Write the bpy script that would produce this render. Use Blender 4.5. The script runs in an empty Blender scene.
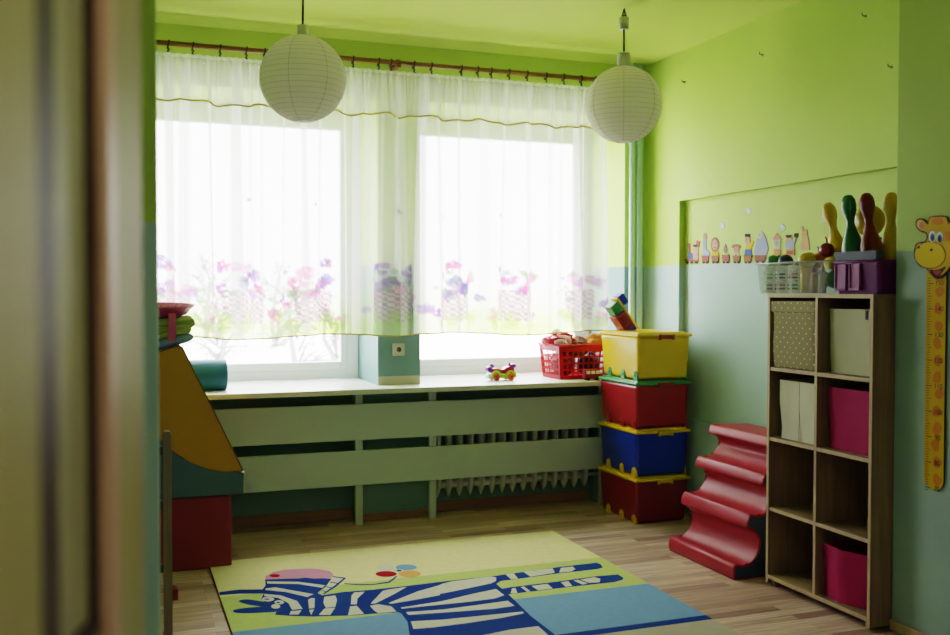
import bpy, bmesh, math, random
from mathutils import Vector, Matrix
from mathutils.geometry import tessellate_polygon
random.seed(7)
PI = math.pi
scene = bpy.context.scene
COL = scene.collection

# ------------------------------------------------------------------ materials
MATS = {}
def mat(name, col, rough=0.6, var=0.06, scale=8.0, bump=0.0, bscale=60.0, metal=0.0, spec=0.4, sss=0.0, coat=0.0):
    if name in MATS: return MATS[name]
    m = bpy.data.materials.new(name); m.use_nodes = True
    nt = m.node_tree; N = nt.nodes; L = nt.links
    b = N['Principled BSDF']
    b.inputs['Roughness'].default_value = rough
    b.inputs['Metallic'].default_value = metal
    b.inputs['Specular IOR Level'].default_value = spec
    if coat: b.inputs['Coat Weight'].default_value = coat
    tc = N.new('ShaderNodeTexCoord')
    no = N.new('ShaderNodeTexNoise'); no.inputs['Scale'].default_value = scale; no.inputs['Detail'].default_value = 4
    L.new(tc.outputs['Object'], no.inputs['Vector'])
    mx = N.new('ShaderNodeMix'); mx.data_type = 'RGBA'
    lo = [max(0, c*(1-var)) for c in col]; hi = [min(1, c*(1+var)) for c in col]
    mx.inputs[6].default_value = (*lo, 1); mx.inputs[7].default_value = (*hi, 1)
    L.new(no.outputs['Fac'], mx.inputs[0]); L.new(mx.outputs[2], b.inputs['Base Color'])
    if bump:
        n2 = N.new('ShaderNodeTexNoise'); n2.inputs['Scale'].default_value = bscale; n2.inputs['Detail'].default_value = 3
        L.new(tc.outputs['Object'], n2.inputs['Vector'])
        bp = N.new('ShaderNodeBump'); bp.inputs['Strength'].default_value = bump; bp.inputs['Distance'].default_value = 0.01
        L.new(n2.outputs['Fac'], bp.inputs['Height']); L.new(bp.outputs['Normal'], b.inputs['Normal'])
    MATS[name] = m
    return m

def wall_mat(name='painted_wall', kb=1.0, kl=1.0, tint=(1, 1, 1)):
    m = bpy.data.materials.new(name); m.use_nodes = True
    nt = m.node_tree; N = nt.nodes; L = nt.links; b = N['Principled BSDF']
    b.inputs['Roughness'].default_value = 0.55; b.inputs['Specular IOR Level'].default_value = 0.25
    g = N.new('ShaderNodeNewGeometry'); sp = N.new('ShaderNodeSeparateXYZ'); L.new(g.outputs['Position'], sp.inputs[0])
    no = N.new('ShaderNodeTexNoise'); no.inputs['Scale'].default_value = 3.0; no.inputs['Detail'].default_value = 5
    L.new(g.outputs['Position'], no.inputs['Vector'])
    n3 = N.new('ShaderNodeTexNoise'); n3.inputs['Scale'].default_value = 25.0; L.new(g.outputs['Position'], n3.inputs['Vector'])
    ad = N.new('ShaderNodeMath'); ad.operation = 'MULTIPLY_ADD'; ad.inputs[1].default_value = 0.012; L.new(n3.outputs['Fac'], ad.inputs[0]); L.new(sp.outputs['Z'], ad.inputs[2])
    gt = N.new('ShaderNodeMath'); gt.operation = 'GREATER_THAN'; gt.inputs[1].default_value = 1.652; L.new(ad.outputs[0], gt.inputs[0])
    def mix(a, c):
        x = N.new('ShaderNodeMix'); x.data_type = 'RGBA'; x.inputs[6].default_value = (*a, 1); x.inputs[7].default_value = (*c, 1)
        L.new(no.outputs['Fac'], x.inputs[0]); return x
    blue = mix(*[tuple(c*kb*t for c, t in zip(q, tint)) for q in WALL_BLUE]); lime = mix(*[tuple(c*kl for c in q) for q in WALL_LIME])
    x = N.new('ShaderNodeMix'); x.data_type = 'RGBA'; L.new(gt.outputs[0], x.inputs[0]); L.new(blue.outputs[2], x.inputs[6]); L.new(lime.outputs[2], x.inputs[7])
    L.new(x.outputs[2], b.inputs['Base Color'])
    n2 = N.new('ShaderNodeTexNoise'); n2.inputs['Scale'].default_value = 45.0; n2.inputs['Detail'].default_value = 4; L.new(g.outputs['Position'], n2.inputs['Vector'])
    bp = N.new('ShaderNodeBump'); bp.inputs['Strength'].default_value = 0.25; bp.inputs['Distance'].default_value = 0.004
    L.new(n2.outputs['Fac'], bp.inputs['Height']); L.new(bp.outputs['Normal'], b.inputs['Normal'])
    return m
WALL_BLUE = ((0.39, 0.56, 0.54), (0.46, 0.62, 0.60))
WALL_LIME = ((0.425, 0.59, 0.105), (0.48, 0.64, 0.125))
M_wall = wall_mat(); M_wall_backlit = wall_mat('window_wall_shade_tone', 0.48, 0.95, (0.80, 1.0, 0.97)); M_wall_pier_dim = wall_mat('pier_shade_tone', 0.70, 0.70)  # window wall and pier: wall paint copies with shade put into the colour
M_ceil = mat('lime_ceiling', (0.49, 0.615, 0.11), 0.8, 0.05, 1.5, 0.15, 30)

def floor_mat():
    m = bpy.data.materials.new('laminate_planks'); m.use_nodes = True
    nt = m.node_tree; N = nt.nodes; L = nt.links; b = N['Principled BSDF']
    b.inputs['Roughness'].default_value = 0.38; b.inputs['Specular IOR Level'].default_value = 0.45
    g = N.new('ShaderNodeNewGeometry')
    br = N.new('ShaderNodeTexBrick'); br.offset = 0.37; br.offset_frequency = 2; br.squash = 1.0
    br.inputs['Scale'].default_value = 1.0; br.inputs['Brick Width'].default_value = 0.62; br.inputs['Row Height'].default_value = 0.066
    br.inputs['Mortar Size'].default_value = 0.0012; br.inputs['Mortar Smooth'].default_value = 0.3; br.inputs['Bias'].default_value = 0.0
    br.inputs['Color1'].default_value = (0.0, 0.0, 0.0, 1); br.inputs['Color2'].default_value = (1, 1, 1, 1); br.inputs['Mortar'].default_value = (0.0, 0.0, 0.0, 1)
    L.new(g.outputs['Position'], br.inputs['Vector'])
    rp = N.new('ShaderNodeValToRGB'); e = rp.color_ramp.elements
    e[0].position = 0.0; e[0].color = (0.27, 0.16, 0.135, 1); e[1].position = 1.0; e[1].color = (0.68, 0.51, 0.44, 1)
    for p, c in ((0.3, (0.54, 0.385, 0.325, 1)), (0.55, (0.42, 0.28, 0.235, 1)), (0.75, (0.61, 0.45, 0.38, 1))):
        k = e.new(p); k.color = c
    L.new(br.outputs['Color'], rp.inputs['Fac'])
    mp = N.new('ShaderNodeMapping'); mp.inputs['Scale'].default_value = (2.0, 38.0, 1.0); L.new(g.outputs['Position'], mp.inputs['Vector'])
    no = N.new('ShaderNodeTexNoise'); no.inputs['Scale'].default_value = 2.0; no.inputs['Detail'].default_value = 6; L.new(mp.outputs[0], no.inputs['Vector'])
    r2 = N.new('ShaderNodeValToRGB'); r2.color_ramp.elements[0].color = (0.62, 0.58, 0.55, 1); r2.color_ramp.elements[1].color = (1.25, 1.25, 1.25, 1)
    r2.color_ramp.elements[0].position = 0.3; r2.color_ramp.elements[1].position = 0.7
    L.new(no.outputs['Fac'], r2.inputs['Fac'])
    mu = N.new('ShaderNodeMix'); mu.data_type = 'RGBA'; mu.blend_type = 'MULTIPLY'; mu.inputs[0].default_value = 1.0
    L.new(rp.outputs['Color'], mu.inputs[6]); L.new(r2.outputs['Color'], mu.inputs[7]); L.new(mu.outputs[2], b.inputs['Base Color'])
    return m
M_floor = floor_mat()

def wood_mat(name, c0, c1, axis='Z', rough=0.5, sc=1.0):
    m = bpy.data.materials.new(name); m.use_nodes = True
    nt = m.node_tree; N = nt.nodes; L = nt.links; b = N['Principled BSDF']
    b.inputs['Roughness'].default_value = rough; b.inputs['Specular IOR Level'].default_value = 0.3
    tc = N.new('ShaderNodeTexCoord'); mp = N.new('ShaderNodeMapping')
    s = {'X': (1.5, 30, 30), 'Y': (30, 1.5, 30), 'Z': (30, 30, 1.5)}[axis]
    mp.inputs['Scale'].default_value = tuple(v*sc for v in s)
    L.new(tc.outputs['Object'], mp.inputs['Vector'])
    no = N.new('ShaderNodeTexNoise'); no.inputs['Scale'].default_value = 1.6; no.inputs['Detail'].default_value = 6; no.inputs['Distortion'].default_value = 0.6
    L.new(mp.outputs[0], no.inputs['Vector'])
    r = N.new('ShaderNodeValToRGB'); r.color_ramp.elements[0].position = 0.3; r.color_ramp.elements[1].position = 0.7
    r.color_ramp.elements[0].color = (*c0, 1); r.color_ramp.elements[1].color = (*c1, 1)
    L.new(no.outputs['Fac'], r.inputs['Fac']); L.new(r.outputs['Color'], b.inputs['Base Color'])
    return m
M_oak = wood_mat('oak_board', (0.20, 0.125, 0.075), (0.30, 0.20, 0.125))
M_oak_edge = wood_mat('oak_edge', (0.40, 0.28, 0.18), (0.50, 0.36, 0.24))
M_door = wood_mat('olive_door_paint', (0.37, 0.30, 0.12), (0.43, 0.355, 0.15), 'Z', 0.5, 0.3)
M_door_mould = wood_mat('pinkish_brown_moulding', (0.55, 0.30, 0.21), (0.62, 0.36, 0.26), 'Z', 0.4)
M_door_dark = wood_mat('dark_brown_groove', (0.045, 0.022, 0.016), (0.07, 0.035, 0.025), 'Z', 0.5)
M_door_panel = wood_mat('greyish_olive_panel', (0.36, 0.31, 0.18), (0.42, 0.37, 0.22), 'Z', 0.45, 0.3)
M_rail_wood = wood_mat('dark_varnished_wood', (0.20, 0.085, 0.025), (0.30, 0.135, 0.045), 'X', 0.35)
M_base = wood_mat('brown_baseboard', (0.24, 0.13, 0.09), (0.32, 0.18, 0.125), 'X', 0.45)
M_rackwood = wood_mat('rack_wood', (0.16, 0.115, 0.07), (0.24, 0.175, 0.11), 'Z', 0.5)

def glass_mat():
    m = bpy.data.materials.new('window_glass'); m.use_nodes = True
    nt = m.node_tree; N = nt.nodes; L = nt.links; N.remove(N['Principled BSDF'])
    t = N.new('ShaderNodeBsdfTransparent'); t.inputs[0].default_value = (0.97, 0.98, 0.98, 1)
    gl = N.new('ShaderNodeBsdfGlossy'); gl.inputs['Roughness'].default_value = 0.02
    mx = N.new('ShaderNodeMixShader'); mx.inputs[0].default_value = 0.06
    L.new(t.outputs[0], mx.inputs[1]); L.new(gl.outputs[0], mx.inputs[2]); L.new(mx.outputs[0], N['Material Output'].inputs[0])
    return m
M_glass = glass_mat()

def sheer_mat():
    m = bpy.data.materials.new('sheer_curtain'); m.use_nodes = True
    nt = m.node_tree; N = nt.nodes; L = nt.links; N.remove(N['Principled BSDF'])
    c = N.new('ShaderNodeAttribute'); c.attribute_name = 'print_colour'
    d = N.new('ShaderNodeAttribute'); d.attribute_name = 'weave'
    t = N.new('ShaderNodeBsdfTransparent')
    gm = N.new('ShaderNodeGamma'); gm.inputs['Gamma'].default_value = 3.2; L.new(c.outputs['Color'], gm.inputs['Color']); L.new(gm.outputs[0], t.inputs[0])
    tr = N.new('ShaderNodeBsdfTranslucent'); df = N.new('ShaderNodeBsdfDiffuse')
    L.new(c.outputs['Color'], tr.inputs[0]); L.new(c.outputs['Color'], df.inputs[0])
    m1 = N.new('ShaderNodeMixShader'); m1.inputs[0].default_value = 0.55; L.new(tr.outputs[0], m1.inputs[1]); L.new(df.outputs[0], m1.inputs[2])
    m2 = N.new('ShaderNodeMixShader'); L.new(d.outputs['Fac'], m2.inputs[0]); L.new(t.outputs[0], m2.inputs[1]); L.new(m1.outputs[0], m2.inputs[2])
    L.new(m2.outputs[0], N['Material Output'].inputs[0])
    return m
M_sheer = sheer_mat()

def clear_mat(name, col, fac, rough=0.25):
    m = bpy.data.materials.new(name); m.use_nodes = True
    nt = m.node_tree; N = nt.nodes; L = nt.links; b = N['Principled BSDF']
    b.inputs['Base Color'].default_value = (*col, 1); b.inputs['Roughness'].default_value = rough
    no = N.new('ShaderNodeTexNoise'); no.inputs['Scale'].default_value = 14
    ma = N.new('ShaderNodeMath'); ma.operation = 'MULTIPLY_ADD'; ma.inputs[1].default_value = 0.12; ma.inputs[2].default_value = fac-0.06; L.new(no.outputs['Fac'], ma.inputs[0])
    t = N.new('ShaderNodeBsdfTransparent'); t.inputs[0].default_value = (*[0.5+0.5*c for c in col], 1)
    mx = N.new('ShaderNodeMixShader'); L.new(ma.outputs[0], mx.inputs[0])
    L.new(t.outputs[0], mx.inputs[1]); L.new(b.outputs[0], mx.inputs[2]); L.new(mx.outputs[0], N['Material Output'].inputs[0])
    return m

def paper_mat():
    m = bpy.data.materials.new('rice_paper'); m.use_nodes = True
    nt = m.node_tree; N = nt.nodes; L = nt.links; N.remove(N['Principled BSDF'])
    tc = N.new('ShaderNodeTexCoord'); no = N.new('ShaderNodeTexNoise'); no.inputs['Scale'].default_value = 12; L.new(tc.outputs['Object'], no.inputs['Vector'])
    r = N.new('ShaderNodeValToRGB'); r.color_ramp.elements[0].color = (0.88, 0.85, 0.77, 1); r.color_ramp.elements[1].color = (0.95, 0.92, 0.86, 1)
    L.new(no.outputs['Fac'], r.inputs['Fac'])
    tr = N.new('ShaderNodeBsdfTranslucent'); df = N.new('ShaderNodeBsdfDiffuse')
    L.new(r.outputs[0], tr.inputs[0]); L.new(r.outputs[0], df.inputs[0])
    m1 = N.new('ShaderNodeMixShader'); m1.inputs[0].default_value = 0.65; L.new(tr.outputs[0], m1.inputs[1]); L.new(df.outputs[0], m1.inputs[2])
    L.new(m1.outputs[0], N['Material Output'].inputs[0])
    return m
M_paper = paper_mat()

def dots_mat():
    m = bpy.data.materials.new('beige_dotted_fabric'); m.use_nodes = True
    nt = m.node_tree; N = nt.nodes; L = nt.links; b = N['Principled BSDF']; b.inputs['Roughness'].default_value = 0.85; b.inputs['Specular IOR Level'].default_value = 0.15
    g = N.new('ShaderNodeNewGeometry'); sp = N.new('ShaderNodeSeparateXYZ'); L.new(g.outputs['Position'], sp.inputs[0])
    # staggered lattice of small white dots: two interleaved square grids on the world y,z (and x on the sides)
    def M(op, a, b_=None, c_=None):
        n = N.new('ShaderNodeMath'); n.operation = op
        for i, v in enumerate((a, b_, c_)):
            if v is None: continue
            if isinstance(v, (int, float)): n.inputs[i].default_value = v
            else: L.new(v, n.inputs[i])
        return n.outputs[0]
    h = M('ADD', sp.outputs['Y'], sp.outputs['X'])
    P_ = 0.048
    def grid(off):
        u = M('SUBTRACT', M('FRACT', M('MULTIPLY_ADD', h, 1/P_, off)), 0.5)
        v = M('SUBTRACT', M('FRACT', M('MULTIPLY_ADD', sp.outputs['Z'], 1/P_, off)), 0.5)
        return M('LESS_THAN', M('ADD', M('MULTIPLY', u, u), M('MULTIPLY', v, v)), 0.0065)
    f = M('MAXIMUM', grid(0.0), grid(0.5))
    x = N.new('ShaderNodeMix'); x.data_type = 'RGBA'; L.new(f, x.inputs[0]); x.inputs[6].default_value = (0.30, 0.25, 0.15, 1); x.inputs[7].default_value = (0.8, 0.76, 0.66, 1)
    L.new(x.outputs[2], b.inputs['Base Color'])
    return m
M_dots = dots_mat()

# ------------------------------------------------------------------ mesh helpers
def B(): return bmesh.new()
def box(bm, x0, x1, y0, y1, z0, z1, bev=0.0, mi=0, seg=2, M=None):
    vs = [bm.verts.new(v) for v in ((x0,y0,z0),(x1,y0,z0),(x1,y1,z0),(x0,y1,z0),(x0,y0,z1),(x1,y0,z1),(x1,y1,z1),(x0,y1,z1))]
    fs = [bm.faces.new([vs[i] for i in f]) for f in ((0,3,2,1),(4,5,6,7),(0,1,5,4),(1,2,6,5),(2,3,7,6),(3,0,4,7))]
    for f in fs: f.material_index = mi
    out = vs
    if bev > 0:
        es = list({e for f in fs for e in f.edges})
        r = bmesh.ops.bevel(bm, geom=es, offset=bev, segments=seg, affect='EDGES', profile=0.5)
        out = list({v for f in r['faces'] for v in f.verts})
        for f in r['faces']: f.material_index = mi
    if M is not None: bmesh.ops.transform(bm, matrix=M, verts=[v for v in out if v.is_valid])
    return bm
def taper(bm, x0, x1, y0, y1, z0, z1, ins, bev=0.0, mi=0, open_top=False, thick=0.0):
    """box narrower by ins at the bottom; optionally an open-topped container with wall thickness"""
    def ring(a, z): return [bm.verts.new(v) for v in ((x0+a,y0+a,z),(x1-a,y0+a,z),(x1-a,y1-a,z),(x0+a,y1-a,z))]
    b_ = ring(ins, z0); t_ = ring(0, z1)
    fs = [bm.faces.new(b_[::-1])]
    for i in range(4): fs.append(bm.faces.new((b_[i], b_[(i+1)%4], t_[(i+1)%4], t_[i])))
    if open_top:
        t2 = ring(thick, z1); b2 = ring(ins+thick, z0+thick)
        for i in range(4):
            j = (i+1)%4
            fs.append(bm.faces.new((t_[i], t_[j], t2[j], t2[i]))); fs.append(bm.faces.new((t2[i], t2[j], b2[j], b2[i])))
        fs.append(bm.faces.new(b2))
    else: fs.append(bm.faces.new(t_))
    for f in fs: f.material_index = mi
    if bev > 0:
        ves = [e for e in {e for f in fs for e in f.edges} if abs(e.verts[0].co.z-e.verts[1].co.z) > (z1-z0)*0.5 or (not open_top)]
        r = bmesh.ops.bevel(bm, geom=ves, offset=bev, segments=3, affect='EDGES', profile=0.5)
        for f in r['faces']: f.material_index = mi
    return bm
def tube(bm, pts, r, n=8, closed=False, mi=0, radii=None, smooth=True):
    pts = [Vector(p) for p in pts]; k = len(pts); rings = []
    prev = None
    for i, p in enumerate(pts):
        a = pts[(i-1) % k] if (closed or i > 0) else p; c = pts[(i+1) % k] if (closed or i < k-1) else p
        t = (c-a).normalized() if (c-a).length > 1e-9 else Vector((0,0,1))
        if prev is None:
            u = t.orthogonal().normalized()
        else:
            u = prev - t*prev.dot(t)
            u = u.normalized() if u.length > 1e-6 else t.orthogonal().normalized()
        prev = u; v = t.cross(u); rr = radii[i] if radii else r
        rings.append([bm.verts.new(p + (u*math.cos(2*PI*j/n)+v*math.sin(2*PI*j/n))*rr) for j in range(n)])
    m = k if closed else k-1
    for i in range(m):
        A, C = rings[i], rings[(i+1) % k]
        for j in range(n):
            f = bm.faces.new((A[j], A[(j+1)%n], C[(j+1)%n], C[j])); f.material_index = mi; f.smooth = smooth
    if not closed:
        for R_, rev in ((rings[0], True), (rings[-1], False)):
            f = bm.faces.new(R_[::-1] if rev else R_); f.material_index = mi
    return bm
def lathe(bm, prof, c, n=24, axis='Z', mi=0, capb=True, capt=True, M=None, sx=1.0, sy=1.0):
    rings = []
    for r, h in prof:
        ring = []
        for j in range(n):
            a = 2*PI*j/n; u, v = r*math.cos(a)*sx, r*math.sin(a)*sy
            p = {'Z': Vector((u, v, h)), 'X': Vector((h, u, v)), 'Y': Vector((v, h, u))}[axis]
            if M is not None: p = M @ p
            ring.append(bm.verts.new(Vector(c)+p))
        rings.append(ring)
    for A, C in zip(rings, rings[1:]):
        for j in range(n):
            f = bm.faces.new((A[j], A[(j+1)%n], C[(j+1)%n], C[j])); f.material_index = mi; f.smooth = True
    if capb and prof[0][0] > 1e-6: bm.faces.new(rings[0][::-1]).material_index = mi
    if capt and prof[-1][0] > 1e-6: bm.faces.new(rings[-1]).material_index = mi
    return bm
def ball(bm, c, r, s=(1,1,1), n=16, mi=0, M=None):
    k = n//2
    prof = [(max(r*math.sin(PI*i/k), 1e-5), -r*math.cos(PI*i/k)*s[2]) for i in range(k+1)]
    return lathe(bm, prof, c, n, 'Z', mi, False, False, M, s[0], s[1])
def tess(bm):
    """split every many-sided face by ear clipping, safe for hollow outlines"""
    bm.normal_update()
    for f in [f for f in bm.faces if len(f.verts) > 4]:
        n = f.normal; k = max(range(3), key=lambda i: abs(n[i])); ax = [i for i in range(3) if i != k]
        vs = list(f.verts); mi = f.material_index
        for t in tessellate_polygon([[Vector((v.co[ax[0]], v.co[ax[1]], 0)) for v in vs]]):
            try: bm.faces.new([vs[i] for i in t]).material_index = mi
            except ValueError: pass
        bm.faces.remove(f)
def prism(bm, poly, axis, a, b, mi=0, bev=0.0, smooth=False):
    """poly: 2D points; axis the extrusion axis (X: (y,z), Y: (x,z), Z: (x,y))"""
    def P(p, h): return {'X': (h, p[0], p[1]), 'Y': (p[0], h, p[1]), 'Z': (p[0], p[1], h)}[axis]
    A = [bm.verts.new(P(p, a)) for p in poly]; C = [bm.verts.new(P(p, b)) for p in poly]
    n = len(poly); fs = []
    for i in range(n):
        f = bm.faces.new((A[i], A[(i+1)%n], C[(i+1)%n], C[i])); f.smooth = smooth; fs.append(f)
    caps = [bm.faces.new(A[::-1]), bm.faces.new(C)]
    for f in fs+caps: f.material_index = mi
    if bev > 0:
        es = list({e for f in caps for e in f.edges})
        r = bmesh.ops.bevel(bm, geom=es, offset=bev, segments=2, affect='EDGES', profile=0.5)
        for f in r['faces']: f.material_index = mi
    tess(bm)
    return bm
def catmull(p, k=4):
    n = len(p); o = []
    for i in range(n):
        a, b, c, d = p[i-1], p[i], p[(i+1)%n], p[(i+2)%n]
        for j in range(k):
            t = j/k
            o.append(tuple(0.5*((2*b[q])+(-a[q]+c[q])*t+(2*a[q]-5*b[q]+4*c[q]-d[q])*t*t+(-a[q]+3*b[q]-3*c[q]+d[q])*t**3) for q in range(2)))
    return o

def root(name, label, cat, loc, group=None):
    o = bpy.data.objects.new(name, None); COL.objects.link(o); o.location = loc
    o.empty_display_size = 0.05
    o['label'] = label; o['category'] = cat
    if group: o['group'] = group
    return o
def base(o):
    v = Vector((0,0,0))
    while o is not None: v += Vector(o.location); o = o.parent
    return v
def part(name, bm, mats, parent=None, label=None, smooth=None, recalc=True):
    """a mesh from world coordinates, stored relative to its parent"""
    if recalc: bmesh.ops.recalc_face_normals(bm, faces=bm.faces)
    if parent is not None:
        off = base(parent)
        for v in bm.verts: v.co -= off
    me = bpy.data.meshes.new(name); bm.to_mesh(me); bm.free()
    for m in (mats if isinstance(mats, (list, tuple)) else [mats]): me.materials.append(m)
    if smooth is not None:
        for p in me.polygons: p.use_smooth = smooth
    o = bpy.data.objects.new(name, me); COL.objects.link(o)
    if parent is not None: o.parent = parent
    if label: o['label'] = label
    return o
def thing(name, bm, mats, label, cat, loc=None, group=None, **k):
    """a single-mesh thing with its origin at loc"""
    if loc is not None:
        for v in bm.verts: v.co -= Vector(loc)
    o = part(name, bm, mats, None, **k)
    if loc is not None: o.location = loc
    o['label'] = label; o['category'] = cat
    if group: o['group'] = group
    return o
def struct(name, bm, mats, **k):
    o = part(name, bm, mats, None, **k); o['kind'] = 'structure'; return o
def rotZ(c, a): return Matrix.Translation(c) @ Matrix.Rotation(a, 4, 'Z') @ Matrix.Translation(-Vector(c))
def rotA(c, a, ax): return Matrix.Translation(c) @ Matrix.Rotation(a, 4, ax) @ Matrix.Translation(-Vector(c))

# ------------------------------------------------------------------ camera
YAW, PITCH, ROLL, FPX = 0.3524, 0.02661, 0.00088, 973.8
cd = bpy.data.cameras.new('camera'); cam = bpy.data.objects.new('camera', cd); COL.objects.link(cam)
Fv = Vector((math.sin(YAW)*math.cos(PITCH), math.cos(YAW)*math.cos(PITCH), -math.sin(PITCH)))
Rv = Vector((math.cos(YAW), -math.sin(YAW), 0)); Uv = Rv.cross(Fv)
R2 = Rv*math.cos(ROLL)+Uv*math.sin(ROLL); U2 = -Rv*math.sin(ROLL)+Uv*math.cos(ROLL)
cam.matrix_world = Matrix(((R2.x,U2.x,-Fv.x,0.0),(R2.y,U2.y,-Fv.y,0.0),(R2.z,U2.z,-Fv.z,1.47),(0,0,0,1)))
cd.sensor_fit = 'HORIZONTAL'; cd.sensor_width = 36.0; cd.lens = FPX/950*36.0
cd.clip_start = 0.05; cd.clip_end = 200
cd.dof.use_dof = True; cd.dof.focus_distance = 5.3; cd.dof.aperture_fstop = 2.0
scene.camera = cam

XR = 3.50; YB = 6.06; HC = 3.05; XL = -2.2; YN = -0.7; XJ = 3.163; YJ = 3.33
SILL = 0.868
# ------------------------------------------------------------------ room shell
bm = B(); box(bm, XL-0.15, XR+0.3, YN-0.15, YB+0.7, -0.1, 0.0); struct('floor', bm, M_floor)
bm = B(); box(bm, XL-0.15, XR+0.3, YN-0.15, YB+0.7, HC, HC+0.15); struct('ceiling', bm, M_ceil)
W1 = (-0.05, 1.567); W2 = (1.848, 3.345); YO = YB+0.7; HEAD = 2.70
bm = B()
box(bm, XL-0.15, W1[0], YB, YO, 0, HC)                       # left of the windows
box(bm, W1[0], 1.42, YB+0.10, YO, 0, 0.835)                   # recess below window_1
box(bm, 1.42, 1.93, YB, YO, 0, 0.835)                         # pier below the pillar
box(bm, 1.93, 3.12, YB+0.10, YO, 0, 0.835); box(bm, 3.12, 3.345, YB, YO, 0, 0.835)                    # recess below window_2
box(bm, W1[1], W2[0], YB, YO, 0.835, HEAD)                    # pillar between the windows
box(bm, 3.345, XR+0.3, YB, YO, 0, HC)                          # corner
box(bm, W1[0], 3.345, YB, YO, HEAD, HC)                        # lintel
struct('wall_back', bm, M_wall_backlit)  # lower band tinted teal and darkened to imitate the backlit side
# right wall with the shallow niche and the thicker wall nearer the camera
bm = B()
NY0, NY1, NZ0, NZ1 = YJ, 5.60, 0.64, 2.07
box(bm, XR+0.045, XR+0.3, YJ, YB, 0, HC)
box(bm, XR, XR+0.045, NY1, YB, 0, HC)
box(bm, XR, XR+0.045, YJ, NY1, NZ1, HC)
box(bm, XR, XR+0.045, YJ, NY1, 0, NZ0)
struct('wall_right', bm, M_wall)
bm = B(); box(bm, XJ, XR+0.3, YN, YJ, 0, HC, 0.006); struct('wall_right_pier', bm, M_wall_pier_dim)  # wall colour darkened all over to imitate light falling off here
bm = B(); box(bm, XL-0.15, XL, YN, YB, 0, HC); struct('wall_left', bm, M_wall)
bm = B(); box(bm, XL-0.15, XR+0.3, YN-0.15, YN, 0, HC); struct('wall_front', bm, M_wall)
bm = B(); box(bm, XL, 0.100, 2.63, 2.74, 0, HC, 0.006); struct('wall_partition', bm, M_wall)
# baseboards
bm = B(); box(bm, W1[0], 1.42, YB+0.082, YB+0.10, 0, 0.072, 0.004); box(bm, 1.42, 1.93, YB-0.018, YB, 0, 0.05, 0.004); box(bm, 1.93, 3.12, YB+0.082, YB+0.10, 0, 0.072, 0.004); box(bm, 3.12, XR, YB-0.018, YB, 0, 0.07, 0.004)
struct('baseboard_back', bm, M_base)
bm = B(); box(bm, XJ-0.016, XJ, YN, YJ-0.004, 0, 0.045, 0.004); struct('baseboard_right', bm, M_oak_edge)
# window sill board
M_sill = mat('white_gloss_paint', (0.72, 0.73, 0.70), 0.3, 0.03)
bm = B(); box(bm, W1[0]-0.15, 3.055, 5.85, YB-0.001, 0.835, SILL, 0.006); box(bm, W1[0], W1[1], YB, 6.60, 0.835, SILL); box(bm, W2[0], W2[1], YB, 6.60, 0.835, SILL); box(bm, 3.05, XR-0.002, 5.90, YB-0.001, 0.835, SILL)
struct('trim_1', bm, M_sill)
bm = B(); box(bm, W1[1]+0.001, W2[0]-0.001, YB-0.004, YB, SILL, 0.925); struct('trim_2', bm, mat('unpainted_beige_band', (0.50, 0.47, 0.33), 0.6))
# windows
M_pvc = mat('white_pvc', (0.80, 0.81, 0.83), 0.3, 0.01)
def window(n, x0, x1, mull):
    bm = B(); y0, y1 = 6.60, 6.67; fw = 0.085
    box(bm, x0, x0+fw, y0, y1, SILL, HEAD, 0.006); box(bm, x1-fw, x1, y0, y1, SILL, HEAD, 0.006)
    box(bm, x0+fw, x1-fw, y0, y1, SILL, SILL+0.07, 0.006); box(bm, x0+fw, x1-fw, y0, y1, HEAD-0.085, HEAD, 0.006)
    e = [x0+fw-0.006] + [v for m_ in mull for v in (m_-0.035, m_+0.035)] + [x1-fw+0.006]
    for m_ in mull: box(bm, m_-0.035, m_+0.035, y0, y1, SILL+0.07, HEAD-0.085, 0.006)
    f = struct('window_%d' % n, bm, M_pvc)
    for a, c in zip(e[::2], e[1::2]):
        bm = B(); s = 0.048
        z0, z1 = SILL+0.068, HEAD-0.083
        box(bm, a, a+s, y0-0.012, y1-0.02, z0, z1, 0.008); box(bm, c-s, c, y0-0.012, y1-0.02, z0, z1, 0.008)
        box(bm, a+s, c-s, y0-0.012, y1-0.02, z0, z0+s+0.006, 0.008); box(bm, a+s, c-s, y0-0.012, y1-0.02, z1-s, z1, 0.008)
        sash = part('sash', bm, M_pvc, f)
        bm = B(); box(bm, a+s-0.004, c-s+0.004, y0+0.018, y0+0.026, z0+s, z1-s+0.004); part('pane', bm, M_glass, sash)
window(1, W1[0], W1[1], []); window(2, W2[0], W2[1], [])
SKY, FILL, VIEW, LOOK, EXPO = 14.0, 9.0, 'Filmic', 'Medium High Contrast', 0.33
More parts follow.
